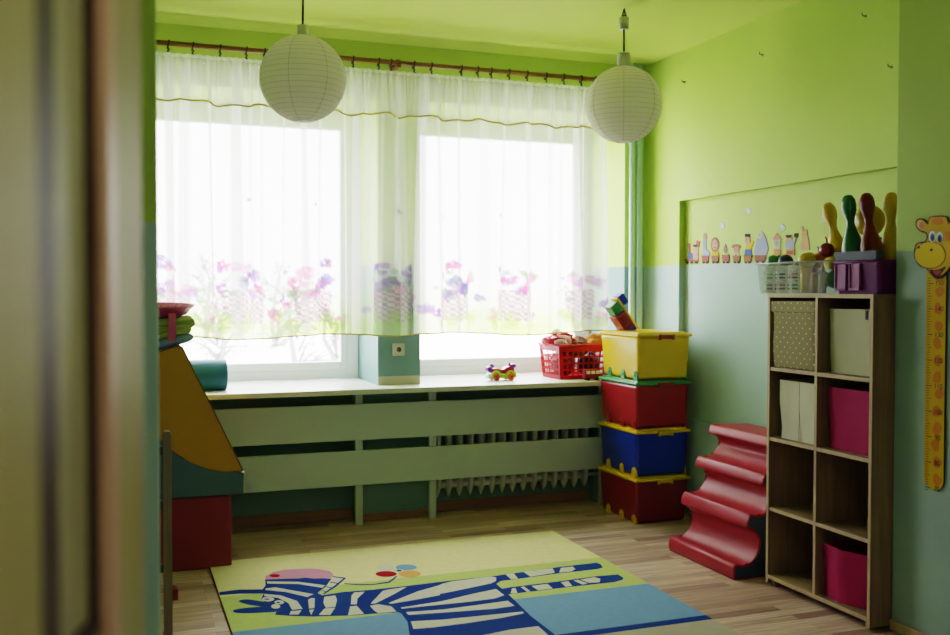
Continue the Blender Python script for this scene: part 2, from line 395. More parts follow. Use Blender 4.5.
RUG = [('navy', 0, [(0.455, 4.837), (0.55, 4.845), (0.667, 4.807), (0.663, 4.736), (0.542, 4.776), (0.453, 4.785)]), ('navy', 1, [(0.527, 4.663), (0.566, 4.678), (0.624, 4.627), (0.671, 4.586), (0.671, 4.508), (0.614, 4.548), (0.557, 4.602)]), ('navy', 1, [(0.485, 4.523), (0.516, 4.549), (0.613, 4.546), (0.684, 4.517), (0.68, 4.452), (0.601, 4.458), (0.514, 4.482)]), ('navy', 0, [(0.694, 4.972), (0.856, 4.931), (0.887, 4.932), (1.015, 4.871), (0.959, 4.746), (0.902, 4.661), (0.915, 4.617), (1.027, 4.633), (1.156, 4.619), (1.321, 4.62), (1.515, 4.627), (1.572, 4.63), (1.81, 4.631), (1.875, 4.629), (1.81, 4.537), (1.769, 4.498), (1.767, 4.428), (1.762, 4.307), (1.739, 3.991), (1.741, 3.778), (1.727, 3.304), (1.742, 3.026), (1.021, 3.289), (1.096, 3.664), (1.155, 3.941), (1.195, 4.11), (1.2, 4.223), (1.193, 4.247), (1.081, 4.267), (0.982, 4.279), (0.823, 4.322), (0.886, 4.293), (0.723, 4.366), (0.659, 4.407), (0.677, 4.468), (0.656, 4.518), (0.664, 4.573), (0.644, 4.6), (0.631, 4.655), (0.655, 4.739), (0.655, 4.798), (0.682, 4.869)]), ('navy', 0, [(1.814, 4.629), (2.172, 4.662), (2.415, 4.669), (2.424, 4.638), (2.407, 4.576), (2.367, 4.557), (2.122, 4.555), (1.879, 4.537), (1.796, 4.536), (1.763, 4.509)]), ('navy', 0, [(1.747, 4.412), (1.824, 4.425), (2.064, 4.43), (2.3, 4.446), (2.42, 4.434), (2.418, 4.378), (2.401, 4.346), (2.34, 4.323), (2.062, 4.326), (1.763, 4.321), (1.745, 4.341)]), ('cream', 0, [(1.874, 4.633), (1.921, 4.638), (1.906, 4.542), (1.869, 4.547)]), ('cream', 0, [(1.978, 4.65), (2.031, 4.65), (2.106, 4.571), (1.979, 4.553)]), ('cream', 0, [(2.039, 4.651), (2.149, 4.654), (2.128, 4.579), (2.099, 4.567)]), ('cream', 0, [(2.193, 4.644), (2.263, 4.646), (2.256, 4.598), (2.22, 4.568), (2.148, 4.569)]), ('cream', 0, [(1.814, 4.402), (1.833, 4.404), (1.81, 4.323), (1.779, 4.332)]), ('cream', 0, [(1.863, 4.41), (1.883, 4.412), (1.882, 4.328), (1.863, 4.327)]), ('cream', 0, [(1.92, 4.407), (2.009, 4.411), (2.003, 4.333), (1.924, 4.333)]), ('cream', 0, [(2.084, 4.413), (2.128, 4.416), (2.111, 4.337), (2.074, 4.336)]), ('cream', 0, [(2.157, 4.417), (2.183, 4.423), (2.203, 4.349), (2.17, 4.34)]), ('cream', 0, [(2.196, 4.421), (2.284, 4.433), (2.298, 4.396), (2.267, 4.346), (2.214, 4.354)]), ('cream', 0, [(1.248, 4.421), (1.376, 4.484), (1.514, 4.591), (1.576, 4.616), (1.791, 4.628), (1.809, 4.6), (1.786, 4.546), (1.747, 4.515), (1.56, 4.466), (1.374, 4.421), (1.239, 4.389)]), ('cream', 0, [(1.184, 4.392), (1.366, 4.517), (1.498, 4.576), (1.448, 4.423), (1.314, 4.395), (1.194, 4.379)]), ('cream', 0, [(1.221, 4.31), (1.429, 4.333), (1.611, 4.39), (1.737, 4.421), (1.739, 4.316), (1.675, 4.284), (1.537, 4.281), (1.373, 4.288), (1.22, 4.293)]), ('cream', 0, [(1.225, 4.24), (1.391, 4.217), (1.584, 4.224), (1.723, 4.232), (1.724, 4.152), (1.621, 4.146), (1.416, 4.171), (1.225, 4.199)]), ('cream', 0, [(1.211, 4.112), (1.348, 4.086), (1.504, 4.077), (1.664, 4.068), (1.729, 4.064), (1.724, 4.041), (1.603, 4.017), (1.439, 4.006), (1.283, 4.005), (1.194, 4.015)]), ('cream', 0, [(1.439, 3.838), (1.581, 3.863), (1.716, 3.863), (1.711, 3.738), (1.714, 3.495), (1.528, 3.621), (1.287, 3.733)]), ('cream', 0, [(1.104, 4.414), (1.205, 4.581), (1.238, 4.594), (1.335, 4.604), (1.247, 4.516), (1.124, 4.407)]), ('cream', 0, [(1.093, 4.384), (1.134, 4.392), (1.184, 4.339), (1.186, 4.261), (1.102, 4.27), (1.094, 4.317)]), ('cream', 0, [(1.014, 4.435), (1.047, 4.564), (1.071, 4.605), (1.121, 4.599), (1.064, 4.511), (1.04, 4.426)]), ('cream', 0, [(1.004, 4.405), (1.035, 4.405), (1.04, 4.282), (0.967, 4.287)]), ('cream', 0, [(0.92, 4.587), (0.974, 4.591), (0.967, 4.522), (0.94, 4.428), (0.894, 4.423), (0.898, 4.501)]), ('cream', 0, [(0.885, 4.415), (0.936, 4.414), (0.893, 4.32), (0.845, 4.338)]), ('cream', 0, [(0.839, 4.569), (0.857, 4.591), (0.873, 4.58), (0.844, 4.441), (0.819, 4.439)]), ('cream', 0, [(0.816, 4.422), (0.839, 4.421), (0.812, 4.35)]), ('cream', 0, [(0.697, 4.931), (0.846, 4.871), (0.96, 4.768), (0.94, 4.732), (0.839, 4.834), (0.695, 4.896)]), ('cream', 0, [(0.675, 4.817), (0.724, 4.817), (0.88, 4.646), (0.843, 4.612), (0.759, 4.726), (0.671, 4.792)]), ('cream', 0, [(0.657, 4.732), (0.728, 4.681), (0.787, 4.568), (0.791, 4.449), (0.743, 4.448), (0.743, 4.554), (0.71, 4.646), (0.652, 4.698)]), ('cream', 0, [(0.734, 4.432), (0.783, 4.429), (0.759, 4.375), (0.721, 4.388)]), ('cream', 0, [(1.028, 4.886), (1.072, 4.845), (0.982, 4.725), (0.929, 4.652), (0.901, 4.637), (0.97, 4.743)]), ('navy', 0, [(0.997, 4.819), (1.031, 4.78), (1.028, 4.765), (0.993, 4.804)]), ('navy', 0, [(0.963, 4.747), (0.988, 4.718), (0.985, 4.704), (0.96, 4.733)]), ('navy', 0, [(0.93, 4.693), (0.947, 4.667), (0.944, 4.654), (0.928, 4.679)]), ('navy', 0, [(1.028, 4.909), (1.085, 4.858), (1.081, 4.841), (1.024, 4.891)]), ('navy', 0, [(1.073, 4.853), (1.084, 4.849), (1.001, 4.716), (0.928, 4.627), (0.923, 4.639), (0.994, 4.734)]), ('cream', 0, [(0.689, 4.633), (0.686, 4.622), (0.68, 4.614), (0.671, 4.609), (0.662, 4.608), (0.653, 4.611), (0.644, 4.618), (0.638, 4.629), (0.635, 4.641), (0.635, 4.653), (0.638, 4.665), (0.645, 4.673), (0.653, 4.679), (0.662, 4.679), (0.672, 4.676), (0.68, 4.669), (0.686, 4.658), (0.689, 4.646)]), ('cream', 0, [(0.726, 4.57), (0.723, 4.56), (0.718, 4.553), (0.711, 4.548), (0.703, 4.547), (0.696, 4.55), (0.69, 4.556), (0.685, 4.564), (0.683, 4.575), (0.683, 4.586), (0.686, 4.595), (0.691, 4.603), (0.698, 4.608), (0.705, 4.609), (0.713, 4.606), (0.719, 4.6), (0.724, 4.591), (0.726, 4.581)]), ('cream', 0, [(0.7, 4.517), (0.697, 4.506), (0.692, 4.498), (0.685, 4.492), (0.678, 4.491), (0.671, 4.493), (0.666, 4.499), (0.661, 4.509), (0.659, 4.52), (0.66, 4.531), (0.663, 4.542), (0.668, 4.551), (0.674, 4.557), (0.681, 4.558), (0.688, 4.556), (0.694, 4.549), (0.698, 4.54), (0.7, 4.529)]), ('navy', 0, [(0.668, 4.641), (0.667, 4.638), (0.664, 4.636), (0.661, 4.635), (0.657, 4.635), (0.653, 4.637), (0.65, 4.639), (0.647, 4.642), (0.645, 4.646), (0.645, 4.65), (0.646, 4.653), (0.649, 4.655), (0.652, 4.656), (0.656, 4.656), (0.66, 4.654), (0.663, 4.652), (0.666, 4.648), (0.668, 4.645)]), ('navy', 0, [(0.708, 4.572), (0.707, 4.569), (0.705, 4.567), (0.703, 4.566), (0.699, 4.566), (0.696, 4.567), (0.694, 4.569), (0.692, 4.572), (0.69, 4.576), (0.69, 4.579), (0.691, 4.582), (0.693, 4.584), (0.696, 4.585), (0.699, 4.586), (0.702, 4.584), (0.705, 4.582), (0.707, 4.579), (0.708, 4.576)]), ('pink', 0, [(0.693, 4.967), (0.704, 5.022), (0.752, 5.088), (0.822, 5.112), (0.95, 5.085), (0.988, 5.058), (1.031, 5.005), (1.038, 4.932), (1.014, 4.88), (0.933, 4.898), (0.887, 4.932), (0.856, 4.931)]), ('red', 0, [(0.775, 5.008), (0.772, 4.998), (0.766, 4.991), (0.758, 4.987), (0.749, 4.987), (0.741, 4.99), (0.733, 4.997), (0.727, 5.006), (0.724, 5.016), (0.724, 5.026), (0.727, 5.036), (0.733, 5.043), (0.74, 5.047), (0.749, 5.048), (0.758, 5.044), (0.766, 5.038), (0.772, 5.029), (0.775, 5.018)]), ('cream', 0, [(1.369, 4.954), (1.361, 4.936), (1.349, 4.922), (1.334, 4.914), (1.317, 4.913), (1.301, 4.919), (1.288, 4.931), (1.28, 4.948), (1.276, 4.967), (1.278, 4.987), (1.286, 5.006), (1.299, 5.02), (1.314, 5.029), (1.331, 5.03), (1.347, 5.024), (1.36, 5.012), (1.369, 4.995), (1.372, 4.975)]), ('sky', 0, [(1.479, 4.914), (1.471, 4.897), (1.457, 4.885), (1.44, 4.878), (1.421, 4.878), (1.402, 4.885), (1.387, 4.897), (1.377, 4.914), (1.372, 4.933), (1.374, 4.953), (1.382, 4.97), (1.396, 4.983), (1.413, 4.99), (1.433, 4.99), (1.451, 4.983), (1.467, 4.97), (1.477, 4.953), (1.482, 4.934)]), ('red', 0, [(1.348, 4.833), (1.34, 4.817), (1.327, 4.805), (1.31, 4.799), (1.292, 4.799), (1.274, 4.805), (1.259, 4.817), (1.248, 4.833), (1.243, 4.852), (1.244, 4.871), (1.252, 4.887), (1.265, 4.899), (1.282, 4.906), (1.301, 4.906), (1.319, 4.899), (1.334, 4.887), (1.345, 4.87), (1.349, 4.852)]), ('orange', 0, [(1.465, 4.79), (1.456, 4.773), (1.442, 4.759), (1.424, 4.752), (1.404, 4.752), (1.385, 4.759), (1.37, 4.772), (1.359, 4.79), (1.354, 4.81), (1.356, 4.83), (1.365, 4.848), (1.379, 4.861), (1.397, 4.869), (1.417, 4.869), (1.436, 4.862), (1.452, 4.849), (1.463, 4.831), (1.468, 4.811)]), ('cream', 0, [(1.396, 4.878), (1.392, 4.868), (1.385, 4.86), (1.376, 4.855), (1.367, 4.855), (1.359, 4.858), (1.352, 4.864), (1.347, 4.874), (1.345, 4.885), (1.347, 4.896), (1.351, 4.906), (1.358, 4.914), (1.367, 4.919), (1.376, 4.919), (1.384, 4.916), (1.391, 4.909), (1.396, 4.9), (1.398, 4.889)]), ('navy', 0, [(1.387, 4.881), (1.385, 4.876), (1.381, 4.872), (1.377, 4.87), (1.372, 4.87), (1.368, 4.871), (1.364, 4.875), (1.362, 4.879), (1.361, 4.885), (1.361, 4.89), (1.364, 4.896), (1.367, 4.899), (1.372, 4.902), (1.376, 4.902), (1.381, 4.9), (1.385, 4.897), (1.387, 4.892), (1.388, 4.887)]), ('navy', 0, [(1.057, 4.77), (1.122, 4.726), (1.192, 4.705), (1.273, 4.721), (1.332, 4.797), (1.342, 4.793), (1.274, 4.699), (1.188, 4.689), (1.118, 4.709), (1.054, 4.756)])]
STICKERS = [('engine_sticker', 'blue paper locomotive sticker with a chimney, leading the sticker train', [('sblue', [(5.557, 1.725), (5.498, 1.723), (5.497, 1.673), (5.556, 1.675)]), ('sred', [(5.596, 1.689), (5.433, 1.683), (5.433, 1.665), (5.596, 1.67)]), ('sred', [(5.563, 1.791), (5.533, 1.789), (5.536, 1.724), (5.554, 1.725)]), ('spink', [(5.434, 1.739), (5.436, 1.731), (5.442, 1.725), (5.45, 1.72), (5.461, 1.718), (5.473, 1.718), (5.484, 1.721), (5.492, 1.727), (5.498, 1.734), (5.5, 1.741), (5.499, 1.749), (5.493, 1.755), (5.484, 1.76), (5.473, 1.762), (5.462, 1.762), (5.451, 1.758), (5.442, 1.753), (5.436, 1.746)]), ('sred', [(5.459, 1.804), (5.418, 1.796), (5.429, 1.757), (5.462, 1.771)]), ('dark', [(5.495, 1.779), (5.445, 1.777), (5.445, 1.761), (5.495, 1.763)]), ('spink', [(5.495, 1.722), (5.434, 1.72), (5.433, 1.677), (5.494, 1.679)]), ('dark', [(5.551, 1.663), (5.554, 1.658), (5.562, 1.655), (5.572, 1.656), (5.58, 1.659), (5.583, 1.664), (5.58, 1.669), (5.572, 1.672), (5.562, 1.672), (5.554, 1.669)]), ('dark', [(5.497, 1.662), (5.5, 1.657), (5.508, 1.654), (5.518, 1.654), (5.526, 1.658), (5.529, 1.663), (5.526, 1.668), (5.518, 1.671), (5.508, 1.67), (5.5, 1.667)]), ('dark', [(5.445, 1.66), (5.448, 1.655), (5.456, 1.653), (5.465, 1.653), (5.473, 1.656), (5.476, 1.661), (5.473, 1.666), (5.465, 1.669), (5.456, 1.669), (5.448, 1.666)])]), ('giraffe_sticker', 'pale blue long-necked animal sticker in the first carriage behind the locomotive', [('slav', [(5.383, 1.807), (5.346, 1.805), (5.35, 1.747), (5.31, 1.722), (5.31, 1.698), (5.385, 1.7)]), ('spink', [(5.34, 1.826), (5.341, 1.818), (5.345, 1.812), (5.35, 1.807), (5.357, 1.805), (5.365, 1.805), (5.372, 1.808), (5.378, 1.814), (5.382, 1.82), (5.383, 1.828), (5.382, 1.835), (5.378, 1.842), (5.372, 1.846), (5.365, 1.848), (5.358, 1.848), (5.351, 1.845), (5.345, 1.84), (5.341, 1.833)]), ('dark', [(5.353, 1.829), (5.354, 1.827), (5.357, 1.826), (5.36, 1.827), (5.361, 1.83), (5.36, 1.832), (5.357, 1.833), (5.354, 1.832)]), ('sred', [(5.397, 1.704), (5.319, 1.701), (5.323, 1.66), (5.392, 1.662)]), ('dark', [(5.364, 1.659), (5.366, 1.655), (5.372, 1.652), (5.38, 1.652), (5.387, 1.655), (5.389, 1.66), (5.387, 1.664), (5.381, 1.666), (5.373, 1.666), (5.366, 1.663)]), ('dark', [(5.325, 1.658), (5.327, 1.654), (5.334, 1.651), (5.342, 1.651), (5.348, 1.654), (5.351, 1.658), (5.348, 1.663), (5.342, 1.665), (5.334, 1.665), (5.328, 1.662)])]), ('lion_sticker', 'lion sticker with a brown mane riding a yellow carriage', [('sbrown', [(5.206, 1.765), (5.208, 1.749), (5.216, 1.736), (5.228, 1.726), (5.242, 1.721), (5.258, 1.722), (5.273, 1.728), (5.286, 1.739), (5.294, 1.753), (5.297, 1.769), (5.294, 1.785), (5.286, 1.799), (5.274, 1.809), (5.259, 1.813), (5.244, 1.813), (5.229, 1.806), (5.217, 1.795), (5.208, 1.781)]), ('spink', [(5.222, 1.765), (5.224, 1.753), (5.228, 1.744), (5.236, 1.737), (5.245, 1.733), (5.256, 1.733), (5.265, 1.738), (5.273, 1.745), (5.278, 1.756), (5.28, 1.767), (5.278, 1.779), (5.274, 1.789), (5.266, 1.796), (5.256, 1.799), (5.246, 1.799), (5.237, 1.794), (5.229, 1.786), (5.224, 1.776)]), ('dark', [(5.257, 1.776), (5.258, 1.774), (5.261, 1.772), (5.264, 1.774), (5.266, 1.777), (5.264, 1.78), (5.261, 1.781), (5.259, 1.779)]), ('dark', [(5.234, 1.775), (5.236, 1.773), (5.239, 1.771), (5.241, 1.773), (5.243, 1.776), (5.242, 1.779), (5.239, 1.78), (5.236, 1.778)]), ('sred', [(5.237, 1.749), (5.24, 1.746), (5.246, 1.745), (5.253, 1.745), (5.26, 1.747), (5.262, 1.75), (5.26, 1.753), (5.254, 1.754), (5.246, 1.754), (5.24, 1.752)]), ('syel', [(5.284, 1.721), (5.209, 1.718), (5.209, 1.676), (5.283, 1.679)]), ('sbrown', [(5.286, 1.7), (5.207, 1.697), (5.21, 1.657), (5.281, 1.659)]), ('dark', [(5.253, 1.656), (5.255, 1.652), (5.261, 1.649), (5.269, 1.649), (5.275, 1.652), (5.278, 1.656), (5.275, 1.661), (5.269, 1.663), (5.261, 1.663), (5.255, 1.66)]), ('dark', [(5.213, 1.655), (5.216, 1.65), (5.222, 1.648), (5.229, 1.648), (5.236, 1.651), (5.238, 1.655), (5.236, 1.659), (5.23, 1.662), (5.222, 1.662), (5.216, 1.659)])]), ('mouse_sticker', 'small grey animal sticker with a pointed hat in a low red carriage', [('sgrey', [(5.118, 1.729), (5.119, 1.722), (5.123, 1.716), (5.128, 1.711), (5.135, 1.709), (5.141, 1.709), (5.148, 1.712), (5.153, 1.717), (5.157, 1.723), (5.158, 1.731), (5.157, 1.738), (5.154, 1.744), (5.149, 1.749), (5.142, 1.751), (5.135, 1.751), (5.129, 1.748), (5.123, 1.743), (5.12, 1.736)]), ('sred', [(5.153, 1.745), (5.137, 1.768), (5.122, 1.744)]), ('dark', [(5.14, 1.733), (5.141, 1.731), (5.144, 1.73), (5.147, 1.731), (5.148, 1.733), (5.147, 1.736), (5.144, 1.737), (5.142, 1.735)]), ('sred', [(5.174, 1.696), (5.094, 1.693), (5.097, 1.654), (5.17, 1.656)]), ('dark', [(5.141, 1.653), (5.144, 1.649), (5.15, 1.646), (5.157, 1.646), (5.163, 1.649), (5.165, 1.653), (5.163, 1.657), (5.157, 1.66), (5.15, 1.66), (5.144, 1.657)]), ('dark', [(5.101, 1.652), (5.104, 1.647), (5.109, 1.645), (5.117, 1.645), (5.123, 1.648), (5.125, 1.652), (5.123, 1.656), (5.117, 1.659), (5.11, 1.658), (5.104, 1.656)]), ('sred', [(5.172, 1.702), (5.098, 1.699), (5.098, 1.672), (5.172, 1.674)])]), ('monkey_sticker', 'pale animal sticker with dark curly hair between the low red and the tall hatted rider', [('cream2', [(5.051, 1.735), (4.998, 1.733), (5.0, 1.676), (5.051, 1.677)]), ('sbrown', [(4.978, 1.744), (4.981, 1.739), (4.989, 1.735), (5.001, 1.733), (5.016, 1.732), (5.032, 1.732), (5.047, 1.735), (5.06, 1.738), (5.068, 1.743), (5.071, 1.748), (5.068, 1.752), (5.06, 1.756), (5.048, 1.759), (5.033, 1.76), (5.016, 1.759), (5.001, 1.756), (4.989, 1.753), (4.981, 1.748)]), ('spink', [(5.002, 1.724), (5.003, 1.718), (5.008, 1.712), (5.014, 1.708), (5.022, 1.706), (5.031, 1.706), (5.039, 1.709), (5.046, 1.714), (5.051, 1.72), (5.052, 1.727), (5.051, 1.733), (5.046, 1.739), (5.04, 1.743), (5.032, 1.745), (5.023, 1.745), (5.015, 1.742), (5.008, 1.737), (5.003, 1.731)]), ('dark', [(5.032, 1.729), (5.033, 1.726), (5.036, 1.725), (5.038, 1.726), (5.04, 1.729), (5.038, 1.731), (5.036, 1.732), (5.033, 1.731)]), ('sred', [(5.017, 1.693), (5.02, 1.69), (5.026, 1.689), (5.033, 1.69), (5.036, 1.694), (5.033, 1.698), (5.027, 1.699), (5.02, 1.697)]), ('sbrown', [(5.057, 1.692), (4.983, 1.689), (4.986, 1.651), (5.052, 1.652)]), ('dark', [(5.026, 1.649), (5.028, 1.645), (5.034, 1.643), (5.041, 1.643), (5.047, 1.646), (5.049, 1.65), (5.047, 1.654), (5.041, 1.656), (5.034, 1.656), (5.028, 1.654)]), ('dark', [(4.989, 1.648), (4.991, 1.644), (4.997, 1.642), (5.004, 1.642), (5.01, 1.645), (5.012, 1.649), (5.01, 1.653), (5.004, 1.655), (4.997, 1.655), (4.992, 1.652)])]), ('conductor_sticker', 'standing animal sticker in blue trousers and dark cap waving one arm', [('sblue', [(4.936, 1.725), (4.876, 1.722), (4.872, 1.68), (4.943, 1.682)]), ('syel', [(4.925, 1.751), (4.858, 1.772), (4.853, 1.761), (4.882, 1.723), (4.927, 1.724)]), ('spink', [(4.887, 1.776), (4.888, 1.768), (4.892, 1.761), (4.899, 1.756), (4.908, 1.754), (4.917, 1.754), (4.925, 1.758), (4.933, 1.763), (4.937, 1.771), (4.939, 1.779), (4.937, 1.787), (4.933, 1.794), (4.926, 1.799), (4.918, 1.801), (4.908, 1.801), (4.9, 1.797), (4.893, 1.792), (4.888, 1.784)]), ('dark', [(4.938, 1.818), (4.893, 1.815), (4.892, 1.797), (4.937, 1.8)]), ('dark', [(4.915, 1.78), (4.916, 1.778), (4.918, 1.777), (4.921, 1.778), (4.922, 1.781), (4.921, 1.783), (4.918, 1.784), (4.916, 1.783)]), ('dark', [(4.95, 1.691), (4.861, 1.688), (4.866, 1.674), (4.945, 1.677)]), ('sbrown', [(4.945, 1.688), (4.874, 1.686), (4.877, 1.648), (4.941, 1.649)]), ('dark', [(4.916, 1.646), (4.918, 1.642), (4.923, 1.64), (4.93, 1.64), (4.936, 1.643), (4.938, 1.647), (4.936, 1.651), (4.93, 1.653), (4.923, 1.653), (4.918, 1.65)]), ('dark', [(4.88, 1.645), (4.882, 1.641), (4.888, 1.639), (4.895, 1.639), (4.9, 1.642), (4.902, 1.646), (4.9, 1.65), (4.895, 1.652), (4.888, 1.652), (4.882, 1.649)])]), ('elephant_sticker', 'big pale lavender elephant sticker, largest of the sticker train', [('slav', [(4.838, 1.676), (4.844, 1.727), (4.826, 1.765), (4.813, 1.82), (4.782, 1.828), (4.75, 1.805), (4.728, 1.76), (4.714, 1.721), (4.735, 1.673)]), ('cream2', [(4.826, 1.793), (4.813, 1.82), (4.782, 1.825), (4.772, 1.79), (4.799, 1.78)]), ('dark', [(4.795, 1.802), (4.796, 1.8), (4.799, 1.799), (4.803, 1.8), (4.804, 1.803), (4.803, 1.805), (4.799, 1.806), (4.796, 1.805)]), ('sbrown', [(4.843, 1.687), (4.735, 1.684), (4.74, 1.646), (4.837, 1.649)]), ('dark', [(4.804, 1.646), (4.806, 1.642), (4.812, 1.64), (4.819, 1.64), (4.824, 1.643), (4.826, 1.647), (4.824, 1.651), (4.819, 1.653), (4.812, 1.653), (4.807, 1.65)]), ('dark', [(4.751, 1.645), (4.753, 1.641), (4.758, 1.638), (4.765, 1.639), (4.77, 1.641), (4.772, 1.645), (4.77, 1.649), (4.765, 1.651), (4.758, 1.651), (4.753, 1.648)])]), ('house_sticker', 'tiny house sticker with a pink pointed roof', [('cream2', [(4.665, 1.77), (4.607, 1.767), (4.606, 1.681), (4.664, 1.683)]), ('spink', [(4.679, 1.771), (4.637, 1.806), (4.591, 1.767)]), ('sred', [(4.661, 1.713), (4.608, 1.711), (4.607, 1.696), (4.66, 1.698)]), ('slav', [(4.623, 1.744), (4.624, 1.739), (4.627, 1.734), (4.63, 1.731), (4.635, 1.73), (4.64, 1.73), (4.644, 1.732), (4.648, 1.735), (4.651, 1.74), (4.652, 1.745), (4.651, 1.75), (4.648, 1.754), (4.645, 1.757), (4.64, 1.759), (4.635, 1.759), (4.631, 1.757), (4.627, 1.753), (4.624, 1.749)]), ('sorange', [(4.668, 1.711), (4.598, 1.708), (4.601, 1.675), (4.664, 1.677)]), ('dark', [(4.641, 1.674), (4.643, 1.671), (4.647, 1.669), (4.653, 1.669), (4.658, 1.671), (4.66, 1.675), (4.658, 1.678), (4.653, 1.68), (4.647, 1.68), (4.643, 1.678)]), ('dark', [(4.606, 1.673), (4.608, 1.67), (4.612, 1.668), (4.618, 1.668), (4.623, 1.67), (4.624, 1.674), (4.623, 1.677), (4.618, 1.679), (4.612, 1.679), (4.608, 1.677)])]), ('drummer_sticker', 'animal sticker in purple holding up a small dark sign', [('slav', [(4.557, 1.763), (4.486, 1.759), (4.485, 1.708), (4.556, 1.711)]), ('spink', [(4.501, 1.767), (4.503, 1.762), (4.507, 1.757), (4.514, 1.754), (4.522, 1.753), (4.531, 1.753), (4.54, 1.755), (4.546, 1.759), (4.551, 1.764), (4.553, 1.77), (4.551, 1.775), (4.547, 1.779), (4.54, 1.782), (4.532, 1.784), (4.523, 1.783), (4.514, 1.781), (4.508, 1.777), (4.503, 1.772)]), ('dark', [(4.561, 1.79), (4.508, 1.787), (4.519, 1.773), (4.55, 1.774)]), ('dark', [(4.483, 1.796), (4.453, 1.795), (4.453, 1.772), (4.482, 1.773)]), ('slav', [(4.497, 1.745), (4.471, 1.775), (4.464, 1.77), (4.485, 1.73)]), ('sorange', [(4.554, 1.71), (4.481, 1.707), (4.481, 1.672), (4.553, 1.675)]), ('sred', [(4.545, 1.699), (4.489, 1.697), (4.488, 1.68), (4.544, 1.682)])]), ('fox_sticker', 'tall pointed peach sticker, last of the sticker train', [('speach', [(4.426, 1.701), (4.43, 1.723), (4.413, 1.76), (4.432, 1.828), (4.417, 1.832), (4.395, 1.802), (4.381, 1.811), (4.359, 1.729), (4.355, 1.698)]), ('spink', [(4.43, 1.723), (4.405, 1.727), (4.405, 1.7), (4.426, 1.701)]), ('dark', [(4.394, 1.785), (4.395, 1.783), (4.397, 1.782), (4.399, 1.783), (4.4, 1.786), (4.399, 1.788), (4.397, 1.789), (4.395, 1.788)])])]
DOTS = [(5.169, 1.879), (4.904, 1.949), (4.586, 1.831), (4.237, 1.858)]
